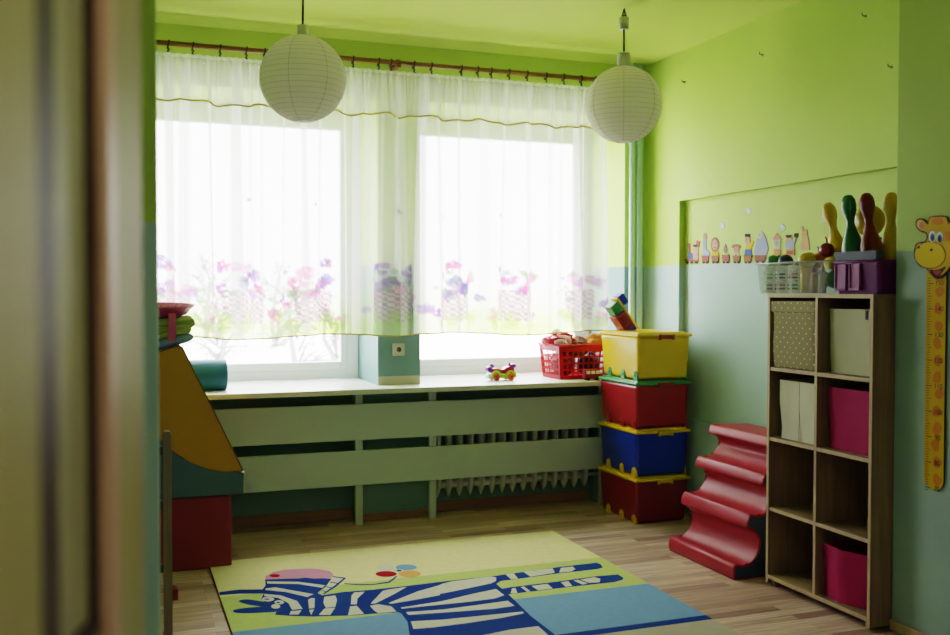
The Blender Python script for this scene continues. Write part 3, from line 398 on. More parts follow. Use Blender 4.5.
GIRAFFE = [('outline', 0, [(3.205, 1.747), (3.203, 1.77), (3.186, 1.777), (3.161, 1.772), (3.139, 1.756), (3.136, 1.777), (3.111, 1.782), (3.066, 1.78), (3.038, 1.773), (3.03, 1.752), (3.011, 1.763), (2.983, 1.762), (2.97, 1.751), (2.971, 1.729), (2.986, 1.711), (3.01, 1.703), (3.017, 1.704), (3.017, 1.672), (3.009, 1.656), (3.006, 1.618), (3.015, 1.574), (3.045, 1.543), (3.062, 1.527), (3.082, 1.523), (3.103, 1.528), (3.128, 1.55), (3.145, 1.568), (3.178, 1.577), (3.204, 1.602), (3.214, 1.632), (3.207, 1.665), (3.189, 1.678), (3.155, 1.681), (3.145, 1.698), (3.151, 1.713), (3.177, 1.721), (3.194, 1.733)]), ('gyel', 1, [(3.198, 1.748), (3.196, 1.766), (3.183, 1.771), (3.163, 1.767), (3.139, 1.747), (3.13, 1.773), (3.108, 1.776), (3.066, 1.775), (3.044, 1.769), (3.034, 1.744), (3.009, 1.758), (2.986, 1.758), (2.977, 1.749), (2.979, 1.731), (2.993, 1.716), (3.014, 1.709), (3.024, 1.71), (3.023, 1.67), (3.015, 1.655), (3.013, 1.618), (3.021, 1.577), (3.05, 1.547), (3.082, 1.537), (3.124, 1.554), (3.143, 1.573), (3.174, 1.582), (3.198, 1.605), (3.207, 1.632), (3.2, 1.66), (3.184, 1.673), (3.15, 1.675), (3.138, 1.697), (3.145, 1.717), (3.172, 1.726), (3.188, 1.736)]), ('outline', 2, [(3.138, 1.695), (3.132, 1.716), (3.121, 1.722), (3.106, 1.723), (3.106, 1.721), (3.119, 1.718), (3.129, 1.712), (3.133, 1.694)]), ('gpink', 2, [(3.158, 1.746), (3.158, 1.741), (3.161, 1.736), (3.164, 1.733), (3.169, 1.731), (3.173, 1.731), (3.178, 1.734), (3.181, 1.737), (3.184, 1.742), (3.185, 1.748), (3.184, 1.753), (3.182, 1.758), (3.178, 1.761), (3.174, 1.762), (3.169, 1.762), (3.165, 1.76), (3.161, 1.756), (3.159, 1.751)]), ('gpink', 2, [(2.988, 1.736), (2.989, 1.731), (2.991, 1.727), (2.994, 1.724), (2.998, 1.722), (3.003, 1.723), (3.007, 1.725), (3.01, 1.728), (3.012, 1.733), (3.013, 1.738), (3.013, 1.743), (3.01, 1.748), (3.007, 1.751), (3.003, 1.752), (2.999, 1.752), (2.995, 1.75), (2.991, 1.746), (2.989, 1.742)]), ('gorange', 2, [(3.119, 1.767), (3.095, 1.774), (3.066, 1.772), (3.058, 1.747), (3.086, 1.743), (3.115, 1.751)]), ('gorange', 2, [(3.048, 1.715), (3.025, 1.714), (3.023, 1.674), (3.047, 1.675)]), ('outline', 2, [(3.043, 1.619), (3.045, 1.607), (3.05, 1.596), (3.06, 1.585), (3.073, 1.577), (3.088, 1.571), (3.105, 1.567), (3.124, 1.566), (3.142, 1.568), (3.16, 1.572), (3.177, 1.579), (3.191, 1.589), (3.201, 1.6), (3.208, 1.612), (3.21, 1.625), (3.208, 1.638), (3.202, 1.65), (3.192, 1.66), (3.178, 1.669), (3.162, 1.675), (3.144, 1.678), (3.126, 1.679), (3.107, 1.676), (3.09, 1.671), (3.074, 1.664), (3.061, 1.655), (3.051, 1.644), (3.045, 1.632)]), ('gmuz', 3, [(3.047, 1.619), (3.048, 1.608), (3.054, 1.597), (3.063, 1.587), (3.075, 1.579), (3.09, 1.573), (3.106, 1.57), (3.124, 1.569), (3.142, 1.571), (3.159, 1.575), (3.174, 1.582), (3.187, 1.591), (3.197, 1.601), (3.203, 1.613), (3.206, 1.625), (3.204, 1.637), (3.198, 1.648), (3.188, 1.658), (3.176, 1.666), (3.16, 1.672), (3.143, 1.675), (3.126, 1.675), (3.108, 1.673), (3.091, 1.668), (3.076, 1.662), (3.064, 1.653), (3.055, 1.642), (3.049, 1.631)]), ('white', 3, [(3.096, 1.697), (3.097, 1.689), (3.1, 1.682), (3.104, 1.677), (3.11, 1.675), (3.116, 1.675), (3.122, 1.678), (3.127, 1.684), (3.131, 1.691), (3.132, 1.699), (3.131, 1.707), (3.128, 1.714), (3.123, 1.719), (3.117, 1.721), (3.111, 1.721), (3.105, 1.718), (3.1, 1.712), (3.097, 1.705)]), ('white', 3, [(3.057, 1.691), (3.058, 1.683), (3.061, 1.677), (3.065, 1.672), (3.071, 1.669), (3.077, 1.67), (3.083, 1.673), (3.088, 1.678), (3.091, 1.685), (3.092, 1.693), (3.091, 1.701), (3.088, 1.708), (3.084, 1.713), (3.078, 1.715), (3.072, 1.715), (3.066, 1.712), (3.061, 1.706), (3.058, 1.699)]), ('gblue', 4, [(3.1, 1.693), (3.101, 1.688), (3.103, 1.683), (3.106, 1.679), (3.11, 1.677), (3.114, 1.678), (3.117, 1.68), (3.121, 1.684), (3.123, 1.689), (3.124, 1.695), (3.123, 1.7), (3.121, 1.705), (3.118, 1.709), (3.114, 1.711), (3.11, 1.71), (3.106, 1.708), (3.103, 1.704), (3.101, 1.699)]), ('gblue', 4, [(3.064, 1.686), (3.064, 1.681), (3.066, 1.676), (3.069, 1.672), (3.073, 1.671), (3.077, 1.671), (3.081, 1.673), (3.084, 1.677), (3.086, 1.682), (3.087, 1.688), (3.086, 1.693), (3.084, 1.698), (3.081, 1.702), (3.077, 1.704), (3.074, 1.703), (3.07, 1.701), (3.067, 1.697), (3.065, 1.692)]), ('outline', 5, [(3.105, 1.691), (3.106, 1.688), (3.107, 1.685), (3.108, 1.683), (3.11, 1.682), (3.112, 1.683), (3.114, 1.684), (3.115, 1.686), (3.116, 1.689), (3.117, 1.692), (3.117, 1.695), (3.116, 1.697), (3.114, 1.699), (3.112, 1.7), (3.11, 1.7), (3.108, 1.699), (3.107, 1.697), (3.106, 1.694)]), ('outline', 5, [(3.07, 1.684), (3.07, 1.681), (3.071, 1.678), (3.072, 1.677), (3.074, 1.676), (3.076, 1.676), (3.078, 1.677), (3.079, 1.679), (3.08, 1.682), (3.081, 1.685), (3.081, 1.688), (3.08, 1.69), (3.078, 1.692), (3.076, 1.693), (3.074, 1.693), (3.072, 1.692), (3.071, 1.69), (3.07, 1.687)]), ('outline', 4, [(3.177, 1.655), (3.178, 1.653), (3.179, 1.652), (3.181, 1.65), (3.183, 1.65), (3.185, 1.65), (3.187, 1.651), (3.189, 1.652), (3.19, 1.654), (3.191, 1.656), (3.19, 1.658), (3.189, 1.66), (3.187, 1.661), (3.185, 1.662), (3.183, 1.662), (3.181, 1.661), (3.179, 1.659), (3.178, 1.657)]), ('outline', 4, [(3.109, 1.642), (3.11, 1.641), (3.111, 1.639), (3.113, 1.638), (3.115, 1.637), (3.118, 1.638), (3.12, 1.638), (3.122, 1.639), (3.124, 1.641), (3.124, 1.643), (3.124, 1.645), (3.123, 1.646), (3.121, 1.647), (3.118, 1.648), (3.116, 1.648), (3.113, 1.647), (3.111, 1.646), (3.11, 1.644)]), ('outline', 4, [(3.128, 1.564), (3.103, 1.56), (3.067, 1.564), (3.045, 1.574), (3.042, 1.568), (3.065, 1.543), (3.085, 1.53), (3.107, 1.539)]), ('gred', 5, [(3.107, 1.557), (3.069, 1.56), (3.064, 1.552), (3.082, 1.537), (3.098, 1.543)])]
# ------------------------------------------------------------------ foreground door leaf, ajar
ES = Vector((0.032, 1.35, 0)); DA = math.radians(15.4)
dd = Vector((math.sin(DA), math.cos(DA), 0)); nn = Vector((math.cos(DA), -math.sin(DA), 0))
DM = Matrix(((-dd.x, nn.x, 0, ES.x), (-dd.y, nn.y, 0, ES.y), (0, 0, 1, 0), (0, 0, 0, 1)))
def dbox(bm, s0, s1, t0, t1, z0, z1, bev=0.0, mi=0): box(bm, s0, s1, t0, t1, z0, z1, bev, mi, M=DM)
bm = B()
dbox(bm, 0, 0.86, -0.042, -0.016, 0.01, 2.35, 0.003)
dbox(bm, 0, 0.14, -0.02, 0, 0.01, 2.35, 0.003)
dbox(bm, 0.375, 0.86, -0.02, 0, 0.01, 2.35, 0.003)
dbox(bm, 0.185, 0.325, -0.02, 0.0, 0.01, 1.085, 0.003)
door = struct('door_1', bm, M_door)
bm = B(); dbox(bm, 0.138, 0.186, -0.02, 0.008, 0.01, 2.35, 0.007); part('moulding', bm, M_door_mould, door)
bm = B(); dbox(bm, 0.324, 0.376, -0.018, -0.001, 0.01, 2.35); dbox(bm, 0.19, 0.205, -0.016, -0.003, 1.085, 2.35); dbox(bm, 0.19, 0.325, -0.016, -0.002, 1.07, 1.105); part('groove', bm, M_door_dark, door)
bm = B(); dbox(bm, 0.204, 0.326, -0.016, -0.010, 1.104, 2.35, 0.002); part('door_panel', bm, M_door_panel, door)
M_black = mat('black_metal', (0.015, 0.014, 0.013), 0.4)
bm = B(); dbox(bm, 0.012, 0.048, 0.0, 0.006, 0.86, 1.0, 0.003); part('lock_plate', bm, M_black, door)

# ------------------------------------------------------------------ radiator, its slatted cover, pipes, socket
M_rad = mat('sage_radiator_paint', (0.58, 0.60, 0.56), 0.45, 0.06)
M_slat = mat('sage_green_paint', (0.46, 0.55, 0.55), 0.45, 0.06, 2.5, 0.08, 40)
rd = root('radiator', 'sage green ribbed iron radiator behind the slats under the right window', 'radiator', (2.5, 6.06, 0.1))
def section_bm(x):
    bm = B(); Y = 6.065; rings = []
    for z, hx, hy in ((0.118, .003, .012), (0.145, .012, .03), (0.175, .019, .05), (0.21, .023, .058), (0.25, .022, .058), (0.40, .021, .058), (0.55, .022, .058), (0.60, .022, .055), (0.64, .018, .045), (0.655, .008, .025)):
        rings.append([bm.verts.new((x+hx*math.cos(a)*(1 if abs(math.cos(a)) > .3 else 1), Y+hy*math.sin(a), z)) for a in [2*PI*k/12 for k in range(12)]])
    for A, C in zip(rings, rings[1:]):
        for j in range(12): bm.faces.new((A[j], A[(j+1)%12], C[(j+1)%12], C[j])).smooth = True
    bm.faces.new(rings[0][::-1]); bm.faces.new(rings[-1])
    return bm
s0 = part('section', section_bm(1.965), M_rad, rd)
for i in range(1, 15):
    s = s0.copy(); COL.objects.link(s); s.location = (0.0765*i, 0, 0)
bm = B()
for z in (0.20, 0.59): tube(bm, [(1.95, 6.065, z), (3.06, 6.065, z)], 0.026, 10)
part('header_pipe', bm, M_rad, rd)
bm = B(); tube(bm, [(3.04, 6.065, 0.20), (3.11, 6.065, 0.20), (3.22, 6.045, 0.2)], 0.012, 8); part('feed_pipe', bm, M_rad, rd)

cv = root('radiator_screen', 'sage green screen of two wide boards on posts below the window sill', 'radiator cover', (1.5, 5.96, 0))
for z0, z1 in ((0.540, 0.766), (0.256, 0.474)):
    bm = B(); box(bm, -0.9, 3.16, 5.945, 5.965, z0, z1, 0.003); part('slat', bm, M_slat, cv)
for x in (-0.8, 1.420, 1.905, 3.135):
    bm = B(); box(bm, x-0.023, x+0.023, 5.965, 6.0, 0.0, 0.8348, 0.002); part('post', bm, M_slat, cv)

M_cream = mat('aged_cream_plastic', (0.52, 0.50, 0.36), 0.4)
so = root('wall_socket', 'square cream wall socket on the pillar between the windows', 'socket', (1.70, YB, 1.096))
bm = B(); box(bm, 1.662, 1.742, YB-0.012, YB, 1.056, 1.136, 0.004); part('plate', bm, M_cream, so)
bm = B(); tube(bm, [(1.702+0.022*math.cos(t), YB-0.0135, 1.096+0.022*math.sin(t)) for t in [2*PI*k/20 for k in range(20)]], 0.004, 6, True); part('socket_ring', bm, mat('socket_ring_cream', (0.62, 0.60, 0.46), 0.3), so)
bm = B(); lathe(bm, [(0.0185, 0.0), (0.0185, -0.001), (0.0001, -0.001)], (1.702, YB-0.0122, 1.096), 20, 'Y'); part('socket_well', bm, mat('socket_well_grey', (0.20, 0.19, 0.14), 0.5), so)
bm = B(); tube(bm, [(1.706, YB-0.012, 1.093), (1.706, YB-0.020, 1.093)], 0.0055, 8); part('contact', bm, M_black, so)

M_pipe = mat('teal_pipe_paint', (0.50, 0.72, 0.66), 0.25, 0.05)
for x, lab in ((3.374, 'teal painted heating pipe in the corner, the one nearer the curtain'), (3.437, 'teal painted heating pipe in the corner, the one nearer the right wall')):
    bm = B(); tube(bm, [(x, YB-0.055, 0.0), (x, YB-0.055, HC)], 0.021, 14)
    p = thing('heating_pipe', bm, M_pipe, lab, 'pipe', (x, YB-0.055, 0), 'vertical heating pipes in the corner')
    for zb_ in (0.75, 2.5):
        bm = B(); box(bm, x-0.006, x+0.006, YB-0.04, YB, zb_, zb_+0.015); part('bracket', bm, M_pipe, p)

# ------------------------------------------------------------------ paper globe lamps
M_cord = mat('black_cord', (0.02, 0.02, 0.018), 0.5)
M_cap = mat('grey_white_lamp_cap', (0.50, 0.50, 0.42), 0.5)
M_wire = mat('shade_wire', (0.62, 0.59, 0.50), 0.6)
def globe(name, label, x, y, zc, R, cap_r, cap_h):
    r = root(name, label, 'lamp', (x, y, HC), 'paper globe ceiling lamps')
    bm = B(); n = 22; prof = []
    a0, a1 = 0.17, PI-0.19
    for i in range(n*4+1):
        a = a0+(a1-a0)*i/(n*4)
        q = R*(1+0.010*abs(math.sin(PI*i/4))-0.005)
        prof.append((q*math.sin(a), q*math.cos(a)))
    lathe(bm, prof, (x, y, zc), 48, 'Z', capb=False, capt=False)
    sh = part('paper_shade', bm, M_paper, r)
    bm = B()
    for i in range(n+1):
        a = a0+(a1-a0)*i/n; q = R*0.9955
        tube(bm, [(x+q*math.sin(a)*math.cos(t), y+q*math.sin(a)*math.sin(t), zc+q*math.cos(a)) for t in [2*PI*k/36 for k in range(36)]], 0.0013 if 0 < i < n else 0.003, 4, True)
    for k in range(7):
        t = 2*PI*k/7+0.62
        tube(bm, [(x+R*1.004*math.sin(a)*math.cos(t), y+R*1.004*math.sin(a)*math.sin(t), zc+R*1.004*math.cos(a)) for a in [a0+(a1-a0)*i/20 for i in range(21)]], 0.0017, 4)
    part('wire_ribs', bm, M_wire, sh)
    bm = B(); zt = zc+R*math.cos(a0)-0.004
    lathe(bm, [(cap_r, zt), (cap_r, zt+cap_h-0.008), (cap_r-0.006, zt+cap_h), (0.004, zt+cap_h)], (x, y, 0), 20); part('lamp_cap', bm, M_cap, r)
    return r, zt+cap_h
l1, t1 = globe('pendant_lamp', 'white paper globe lamp hanging in front of the left curtain', 0.874, 4.85, 2.522, 0.212, 0.026, 0.06)
bm = B(); tube(bm, [(0.874, 4.85, t1-0.01), (0.876, 4.85, 2.9), (0.874, 4.85, HC)], 0.0055, 8); part('cord', bm, M_cord, l1)
l2, t2 = globe('pendant_lamp', 'white paper globe lamp with bare twisted wires, hanging near the right wall', 2.668, 4.85, 2.515, 0.212, 0.036, 0.082)
bm = B(); tube(bm, [(2.668, 4.85, t2-0.01), (2.667, 4.85, 2.935)], 0.0055, 8); part('cord', bm, M_cord, l2)
bm = B(); lathe(bm, [(0.004, 2.932), (0.026, 2.932), (0.028, 2.998), (0.004, 2.999)], (2.668, 4.85, 0), 14); part('terminal_block', bm, M_cap, l2)
bm = B()
for k in range(4):
    pts = [(2.668+0.016*math.sin(i*1.1+k*1.7)*(1-i/9), 4.85+0.016*math.cos(i*1.3+k*2)*(1-i/9), 2.99+0.0068*i) for i in range(9)]
    tube(bm, pts+[(2.672, 4.85, HC)], 0.0035, 6)
part('twisted_wires', bm, M_cord, l2)

# ------------------------------------------------------------------ curtain rod and the two sheer curtains
ROD_Y, ROD_Z = 5.92, 2.90
def xat(px, y): return y*math.tan(YAW+math.atan((px-475)/FPX))
cr = root('curtain_rod', 'dark brown wooden curtain rod above both windows', 'curtain rod', (1.2, ROD_Y, ROD_Z))
bm = B(); tube(bm, [(-0.42, ROD_Y, ROD_Z), (3.13, ROD_Y, ROD_Z)], 0.0155, 12); part('pole', bm, M_rail_wood, cr)
bm = B(); ball(bm, (3.15, ROD_Y, ROD_Z), 0.026); part('finial', bm, M_rail_wood, cr)
for x in (1.665, -0.36):
    bm = B(); box(bm, x-0.014, x+0.014, ROD_Y-0.02, YB, ROD_Z-0.032, ROD_Z-0.012, 0.004); box(bm, x-0.02, x+0.02, YB-0.012, YB, ROD_Z-0.06, ROD_Z+0.03, 0.004)
    lathe(bm, [(0.021, -0.012), (0.021, 0.012)], (x, ROD_Y, ROD_Z), 14, 'X'); part('bracket', bm, M_rail_wood, cr)
M_ring = mat('dark_ring', (0.05, 0.02, 0.01), 0.4)
M_trim = mat('golden_trim', (0.52, 0.36, 0.03), 0.6)

# printed motif: pastel flowers and wicker baskets
BLOBS = []
rp = random.Random(11)
def flower(x, z, r, col):
    for k in range(6):
        a = 2*PI*k/6+rp.random(); q = r*rp.uniform(0.5, 1.0); c = tuple(min(1, v*rp.uniform(0.8, 1.2)) for v in col)
        BLOBS.append((x+q*math.cos(a), z+q*math.sin(a), r*rp.uniform(0.4, 0.75), c, rp.uniform(0.45, 0.8)))
CP = [(0.80, 0.30, 0.52), (0.50, 0.33, 0.62), (0.36, 0.30, 0.52), (0.88, 0.50, 0.62), (0.66, 0.45, 0.72)]
GROUND = []
def motif(x, strong):
    for k in range(10):
        flower(x+rp.uniform(-0.13, 0.13), 1.44+rp.uniform(0, 0.22)*(1-abs(rp.uniform(-.5, .5))), rp.uniform(0.018, 0.034), rp.choice(CP))
    for k in range(14):
        BLOBS.append((x+rp.uniform(-0.16, 0.16), 1.40+rp.uniform(0, 0.2), rp.uniform(0.008, 0.02), (0.40, 0.55, 0.34), rp.uniform(0.4, 0.7)))
    GROUND.append((x, strong))
    for k in range(4):
        flower(x+rp.choice((-1, 1))*rp.uniform(0.13, 0.2), 1.28+rp.uniform(0, 0.16), rp.uniform(0.016, 0.028), rp.choice(CP))
    for k in range(12):
        BLOBS.append((x+rp.uniform(-0.2, 0.2), rp.uniform(1.24, 1.34), rp.uniform(0.015, 0.04), (0.55, 0.72, 0.30), rp.uniform(0.3, 0.6)))
    flower(x+rp.uniform(-0.1, 0.1), rp.uniform(1.92, 2.02), 0.012, (0.40, 0.42, 0.55))
for mx_, st_ in ((-0.6, 0), (-0.15, 0), (0.30, 0), (0.72, 0), (1.13, 0), (1.62, 1), (2.02, 0), (2.45, 0), (2.93, 0)): motif(mx_, st_)
def print_col(x, z):
    c = [0.97, 0.97, 0.95]
    g = max(0.0, min(1.0, (1.50-z)/0.26))*(0.75+0.25*math.sin(5.3*x+1))
    c = [c[i]*(1-0.9*g)+(0.80, 0.90, 0.45)[i]*0.9*g for i in range(3)]
    g2 = max(0.0, 1-((x-1.62)/0.24)**2)*max(0.0, min(1.0, (1.62-z)/0.2))
    c = [c[i]*(1-0.75*g2)+(0.52, 0.74, 0.34)[i]*0.75*g2 for i in range(3)]
    if z > 2.12: return c
    for bx, strong in GROUND:
        u, v = (x-bx), (z-1.38)
        if abs(u) < 0.115-0.12*(0.1-v)*0.5 and -0.10 < v < 0.10:
            w = (math.sin(u*150)*math.sin(v*190))
            k = 0.85 if strong else 0.75
            bc = (0.50, 0.38, 0.46) if w > 0 else (0.86, 0.74, 0.72)
            c = [c[i]*(1-k)+bc[i]*k for i in range(3)]
    for bx, bz, r, col, k in BLOBS:
        if abs(x-bx) < r and abs(z-bz) < r and (x-bx)**2+(z-bz)**2 < r*r:
            c = [c[i]*(1-k)+col[i]*k for i in range(3)]
    return c
rc = random.Random(5)
BANDS = []
xx = -0.9
while xx < 3.2:
    BANDS.append((xx, xx+rc.uniform(0.02, 0.06), rc.uniform(0.2, 0.5))); xx += rc.uniform(0.06, 0.18)
def fold(x, ph): return 0.62*math.sin(2*PI*x/0.185+1.5*math.sin(2.7*x+ph)+ph)+0.38*math.sin(2*PI*x/0.31+2.1+ph)
def cloth(bm_name, x0, x1, ztop, zbot, y, parent, dx, dz, amp_t, amp_b, base_w, printed, ph, gather=0.0, steps=None):
    nu = int(round((x1-x0)/dx)); zb = [zbot(x0+(x1-x0)*i/nu) for i in range(nu+1)]
    nz = max(2, int(round((ztop-min(zb))/dz)))
    me = bpy.data.meshes.new(bm_name); vs = []; cols = []; ws = []
    for j in range(nz+1):
        t = j/nz
        for i in range(nu+1):
            x = x0+(x1-x0)*i/nu; z = ztop+(zb[i]-ztop)*t
            a = amp_t+(amp_b-amp_t)*min(1, t*1.3)
            f = fold(x, ph); f2 = fold(x+0.01, ph)
            gx = gather*(1-t)*math.sin(2*PI*x/0.045+3*math.sin(9*x))*0.01
            slope = (f2-f)/0.01*a
            xo = a*0.9*fold(x+0.06, ph+0.8)
            vs.append((x+xo, y+a*f+gx, z))
            if printed: cols.append(print_col(x, z))
            else: cols.append((0.96, 0.96, 0.93))
            w = base_w+0.10*min(1.0, abs(slope)*0.7)+gather*0.12*(1-t)*(0.5+0.5*math.sin(2*PI*x/0.03+2*math.sin(11*x)))
            for b0, b1, d in BANDS:
                if b0 < x < b1: w += d*min(1, min(x-b0, b1-x)/0.006)
            ws.append(min(0.97, w))
    fs = [(j*(nu+1)+i, j*(nu+1)+i+1, (j+1)*(nu+1)+i+1, (j+1)*(nu+1)+i) for j in range(nz) for i in range(nu)]
    off = base(parent) if parent is not None else Vector((0, 0, 0))
    me.from_pydata([tuple(Vector(v)-off) for v in vs], [], fs)
    ca = me.color_attributes.new('print_colour', 'FLOAT_COLOR', 'POINT')
    ca.data.foreach_set('color', [q for c in cols for q in (*c, 1.0)])
    wa = me.attributes.new('weave', 'FLOAT', 'POINT'); wa.data.foreach_set('value', ws)
    me.materials.append(M_sheer)
    for p in me.polygons: p.use_smooth = True
    o = bpy.data.objects.new(bm_name, me); COL.objects.link(o)
    if parent is not None: o.parent = parent
    return o, vs[nz*(nu+1):]
def curtain(label, x0, x1, rings, ph):
    r = root('sheer_curtain', label, 'curtain', ((x0+x1)/2, 5.9, 2.84), 'printed sheer curtains on the rod')
    p, hem = cloth('panel', x0, x1, 2.812, lambda x: 1.197+0.012*math.sin(6*x+ph)+0.03*max(0, 0.6-x)*(x < 0.6), 5.905, r, 0.008, 0.012, 0.006, 0.034, 0.34, True, ph)
    bm = B(); tube(bm, hem[::2], 0.0045, 5); part('hem_trim', bm, M_trim, p)
    v, hem = cloth('valance', x0+0.006, x1-0.006, 2.818, lambda x: 2.562+0.010*math.sin(17*x+ph)+0.006*math.sin(41*x)+0.05*max(0, 0.55-x)*(x < 0.55), 5.878, r, 0.006, 0.03, 0.005, 0.020, 0.36, False, ph+1.1, 1.0)
    bm = B(); tube(bm, hem[::2], 0.0055, 5); part('valance_trim', bm, M_trim, v)
    h, _ = cloth('header_tape', x0, x1, 2.840, lambda x: 2.79, 5.888, r, 0.006, 0.02, 0.006, 0.006, 0.72, False, ph, 1.0)
    for px in rings:
        x = xat(px, ROD_Y)
        bm = B(); tube(bm, [(x+0.004*math.sin(t), ROD_Y+0.020*math.cos(t), ROD_Z-0.006+0.023*math.sin(t)) for t in [2*PI*k/16 for k in range(16)]], 0.0055, 6, True)
        rg = part('ring', bm, M_ring, r)
        bm = B(); tube(bm, [(x, ROD_Y, ROD_Z-0.026), (x+0.004, ROD_Y-0.006, ROD_Z-0.036), (x-0.004, ROD_Y-0.012, ROD_Z-0.046), (x+0.002, ROD_Y-0.022, ROD_Z-0.062)], 0.0055, 6); part('clip', bm, M_ring, rg)
curtain('left sheer curtain with valance, printed with pastel flowers, in front of the left window', -0.32, 1.648, [128, 149, 170.1, 194.4, 221.6, 247.6, 265.7, 285, 303, 320, 338, 353.5, 379, 391], 0.4)
curtain('right sheer curtain with valance, ending beside the corner pipes', 1.640, 3.118, [414, 431.3, 461, 477.3, 490.6, 508.3, 526.3, 545.2, 562.6, 580, 594], 2.0)
# ------------------------------------------------------------------ stack of four toy boxes
def plast(n, c, rough=0.3): return mat(n, c, rough, 0.04, 5, spec=0.45)
P_yel = plast('yellow_plastic', (0.76, 0.50, 0.004)); P_red = plast('red_plastic', (0.34, 0.012, 0.018)); P_blue = plast('blue_plastic', (0.006, 0.035, 0.42))
P_dred = plast('dark_red_plastic', (0.21, 0.008, 0.016)); P_grn = plast('green_plastic', (0.06, 0.30, 0.09)); P_yel2 = plast('lid_yellow_plastic', (0.72, 0.46, 0.006))
P_clip = plast('dark_red_clip', (0.33, 0.03, 0.015))
def toy_box(label, z0, z1, body, lid, wheel, clip, x0=3.042, x1=3.442, y0=5.35, y1=5.868, dx=0.0):
    x0 += dx; x1 += dx
    r = root('storage_box', label, 'toy box', ((x0+x1)/2, (y0+y1)/2, z0), 'stacked plastic toy boxes in the corner')
    lt = 0.030
    bm = B(); taper(bm, x0+0.008, x1-0.008, y0+0.008, y1-0.008, z0+0.004, z1-lt+0.006, 0.014, 0.022); part('body', bm, body, r)
    bm = B(); box(bm, x0, x1, y0, y1, z1-lt, z1-0.010, 0.007); box(bm, x0+0.02, x1-0.02, y0+0.02, y1-0.02, z1-0.014, z1, 0.006); ld = part('lid', bm, lid, r)
    bm = B(); xm = (x0+x1)/2+0.01
    box(bm, xm-0.055, xm+0.055, y0-0.010, y0+0.004, z1-lt-0.012, z1-lt+0.016, 0.004); box(bm, xm-0.055, xm-0.04, y0-0.012, y0+0.004, z1-lt-0.018, z1-lt+0.018, 0.003); box(bm, xm+0.04, xm+0.055, y0-0.012, y0+0.004, z1-lt-0.018, z1-lt+0.018, 0.003)
    part('clip', bm, clip, ld)
    for y in (y0+0.055, y0+0.215, y0+0.395):
        for side in (0, 1):
            xw = x0+0.034 if side == 0 else x1-0.034; s = -1 if side == 0 else 1
            bm = B()
            pts = [(y-0.024, z0)]+[(y-0.024*math.cos(PI*k/10), z0+0.036+0.024*math.sin(PI*k/10)) for k in range(11)]+[(y+0.024, z0)]
            prism(bm, pts, 'X', xw, xw+s*0.020, bev=0.002)
            lathe(bm, [(0.012, 0), (0.012, 0.003), (0.004, 0.005), (0.0001, 0.005)], (xw+s*0.019, y, z0+0.033), 12, 'X', M=Matrix.Scale(s, 4, (1, 0, 0)))
            part('wheel', bm, wheel, r)
    return r
toy_box('dark red toy box with a yellow lid on the floor, bottom of the stack', 0.0, 0.300, P_dred, P_yel2, P_yel2, P_yel2)
toy_box('blue toy box with a yellow lid, third from the top of the stack', 0.302, 0.604, P_blue, P_yel2, P_yel2, P_yel2)
toy_box('red toy box with a green lid, right under the yellow box', 0.606, 0.910, P_red, P_grn, P_red, P_clip)
toy_box('bright yellow toy box with green wheels, on top of the stack', 0.912, 1.214, P_yel, P_yel, P_grn, P_clip, dx=0.006)

# ------------------------------------------------------------------ red foam wave rack
M_fred = mat('red_vinyl', (0.36, 0.012, 0.032), 0.42, 0.06, 10, 0.12, 18, spec=0.4)
M_fblue = mat('navy_vinyl', (0.05, 0.08, 0.16), 0.5, 0.06)
fr = root('foam_wave', 'red vinyl foam rack with scooped steps and navy sides beside the shelf', 'foam shape', (3.2, 4.5, 0))
prof = [(2.94, 0.0), (2.936, 0.055), (2.945, 0.074), (2.965, 0.078)]
tips = [(2.965, 0.078), (3.045, 0.328), (3.137, 0.528), (3.225, 0.705)]
def scoop(a, b):
    ax, az = a; bx, bz = b; h = bz-az
    return [(ax+0.045, az-0.008), (bx-0.002, az+0.006), (bx+0.030, az+0.04), (bx+0.048, az+h*0.36), (bx+0.044, az+h*0.52), (bx+0.028, az+h*0.60), (bx+0.002, az+h*0.68), (bx-0.020, az+h*0.71), (bx-0.030, az+h*0.76), (bx-0.014, az+h*0.975), (bx+0.002, bz)]
for a, b in zip(tips, tips[1:]): prof += scoop(a, b)
prof += [(3.30, 0.708), (3.46, 0.70), (3.485, 0.68), (3.485, 0.0)]
def smooth_open(p, k=3):
    o = []
    for i in range(len(p)-1):
        a = p[max(i-1, 0)]; b = p[i]; c = p[i+1]; d = p[min(i+2, len(p)-1)]
        for j in range(k):
            t = j/k; o.append(tuple(0.5*((2*b[q])+(-a[q]+c[q])*t+(2*a[q]-5*b[q]+4*c[q]-d[q])*t*t+(-a[q]+3*b[q]-3*c[q]+d[q])*t**3) for q in range(2)))
    return o+[p[-1]]
def area_(p): return sum(p[i][0]*p[(i+1)%len(p)][1]-p[(i+1)%len(p)][0]*p[i][1] for i in range(len(p)))
sp_ = smooth_open(prof[:-3])+prof[-3:]
FY0, FY1 = 4.168, 4.79
bm = B(); prism(bm, sp_, 'Y', FY0, FY1, bev=0.008)
for f in bm.faces: f.smooth = abs(f.normal.y) < 0.5
part('cover', bm, M_fred, fr)
def inset(p, d):
    o = []
    for i in range(len(p)):
        a, c = Vector(p[i-1]), Vector(p[(i+1) % len(p)]); t = (c-a).normalized(); nrm = Vector((t.y, -t.x))
        o.append(tuple(Vector(p[i])+nrm*d))
    return o
sgn = 1 if area_(sp_) < 0 else -1
ins = [(x, max(z, 0.006)) for x, z in inset(sp_, 0.010*sgn)]
for y0, y1 in ((FY0-0.002, FY0+0.002), (FY1-0.002, FY1+0.002)):
    bm = B(); prism(bm, ins, 'Y', y0, y1); part('side_panel', bm, M_fblue, fr)

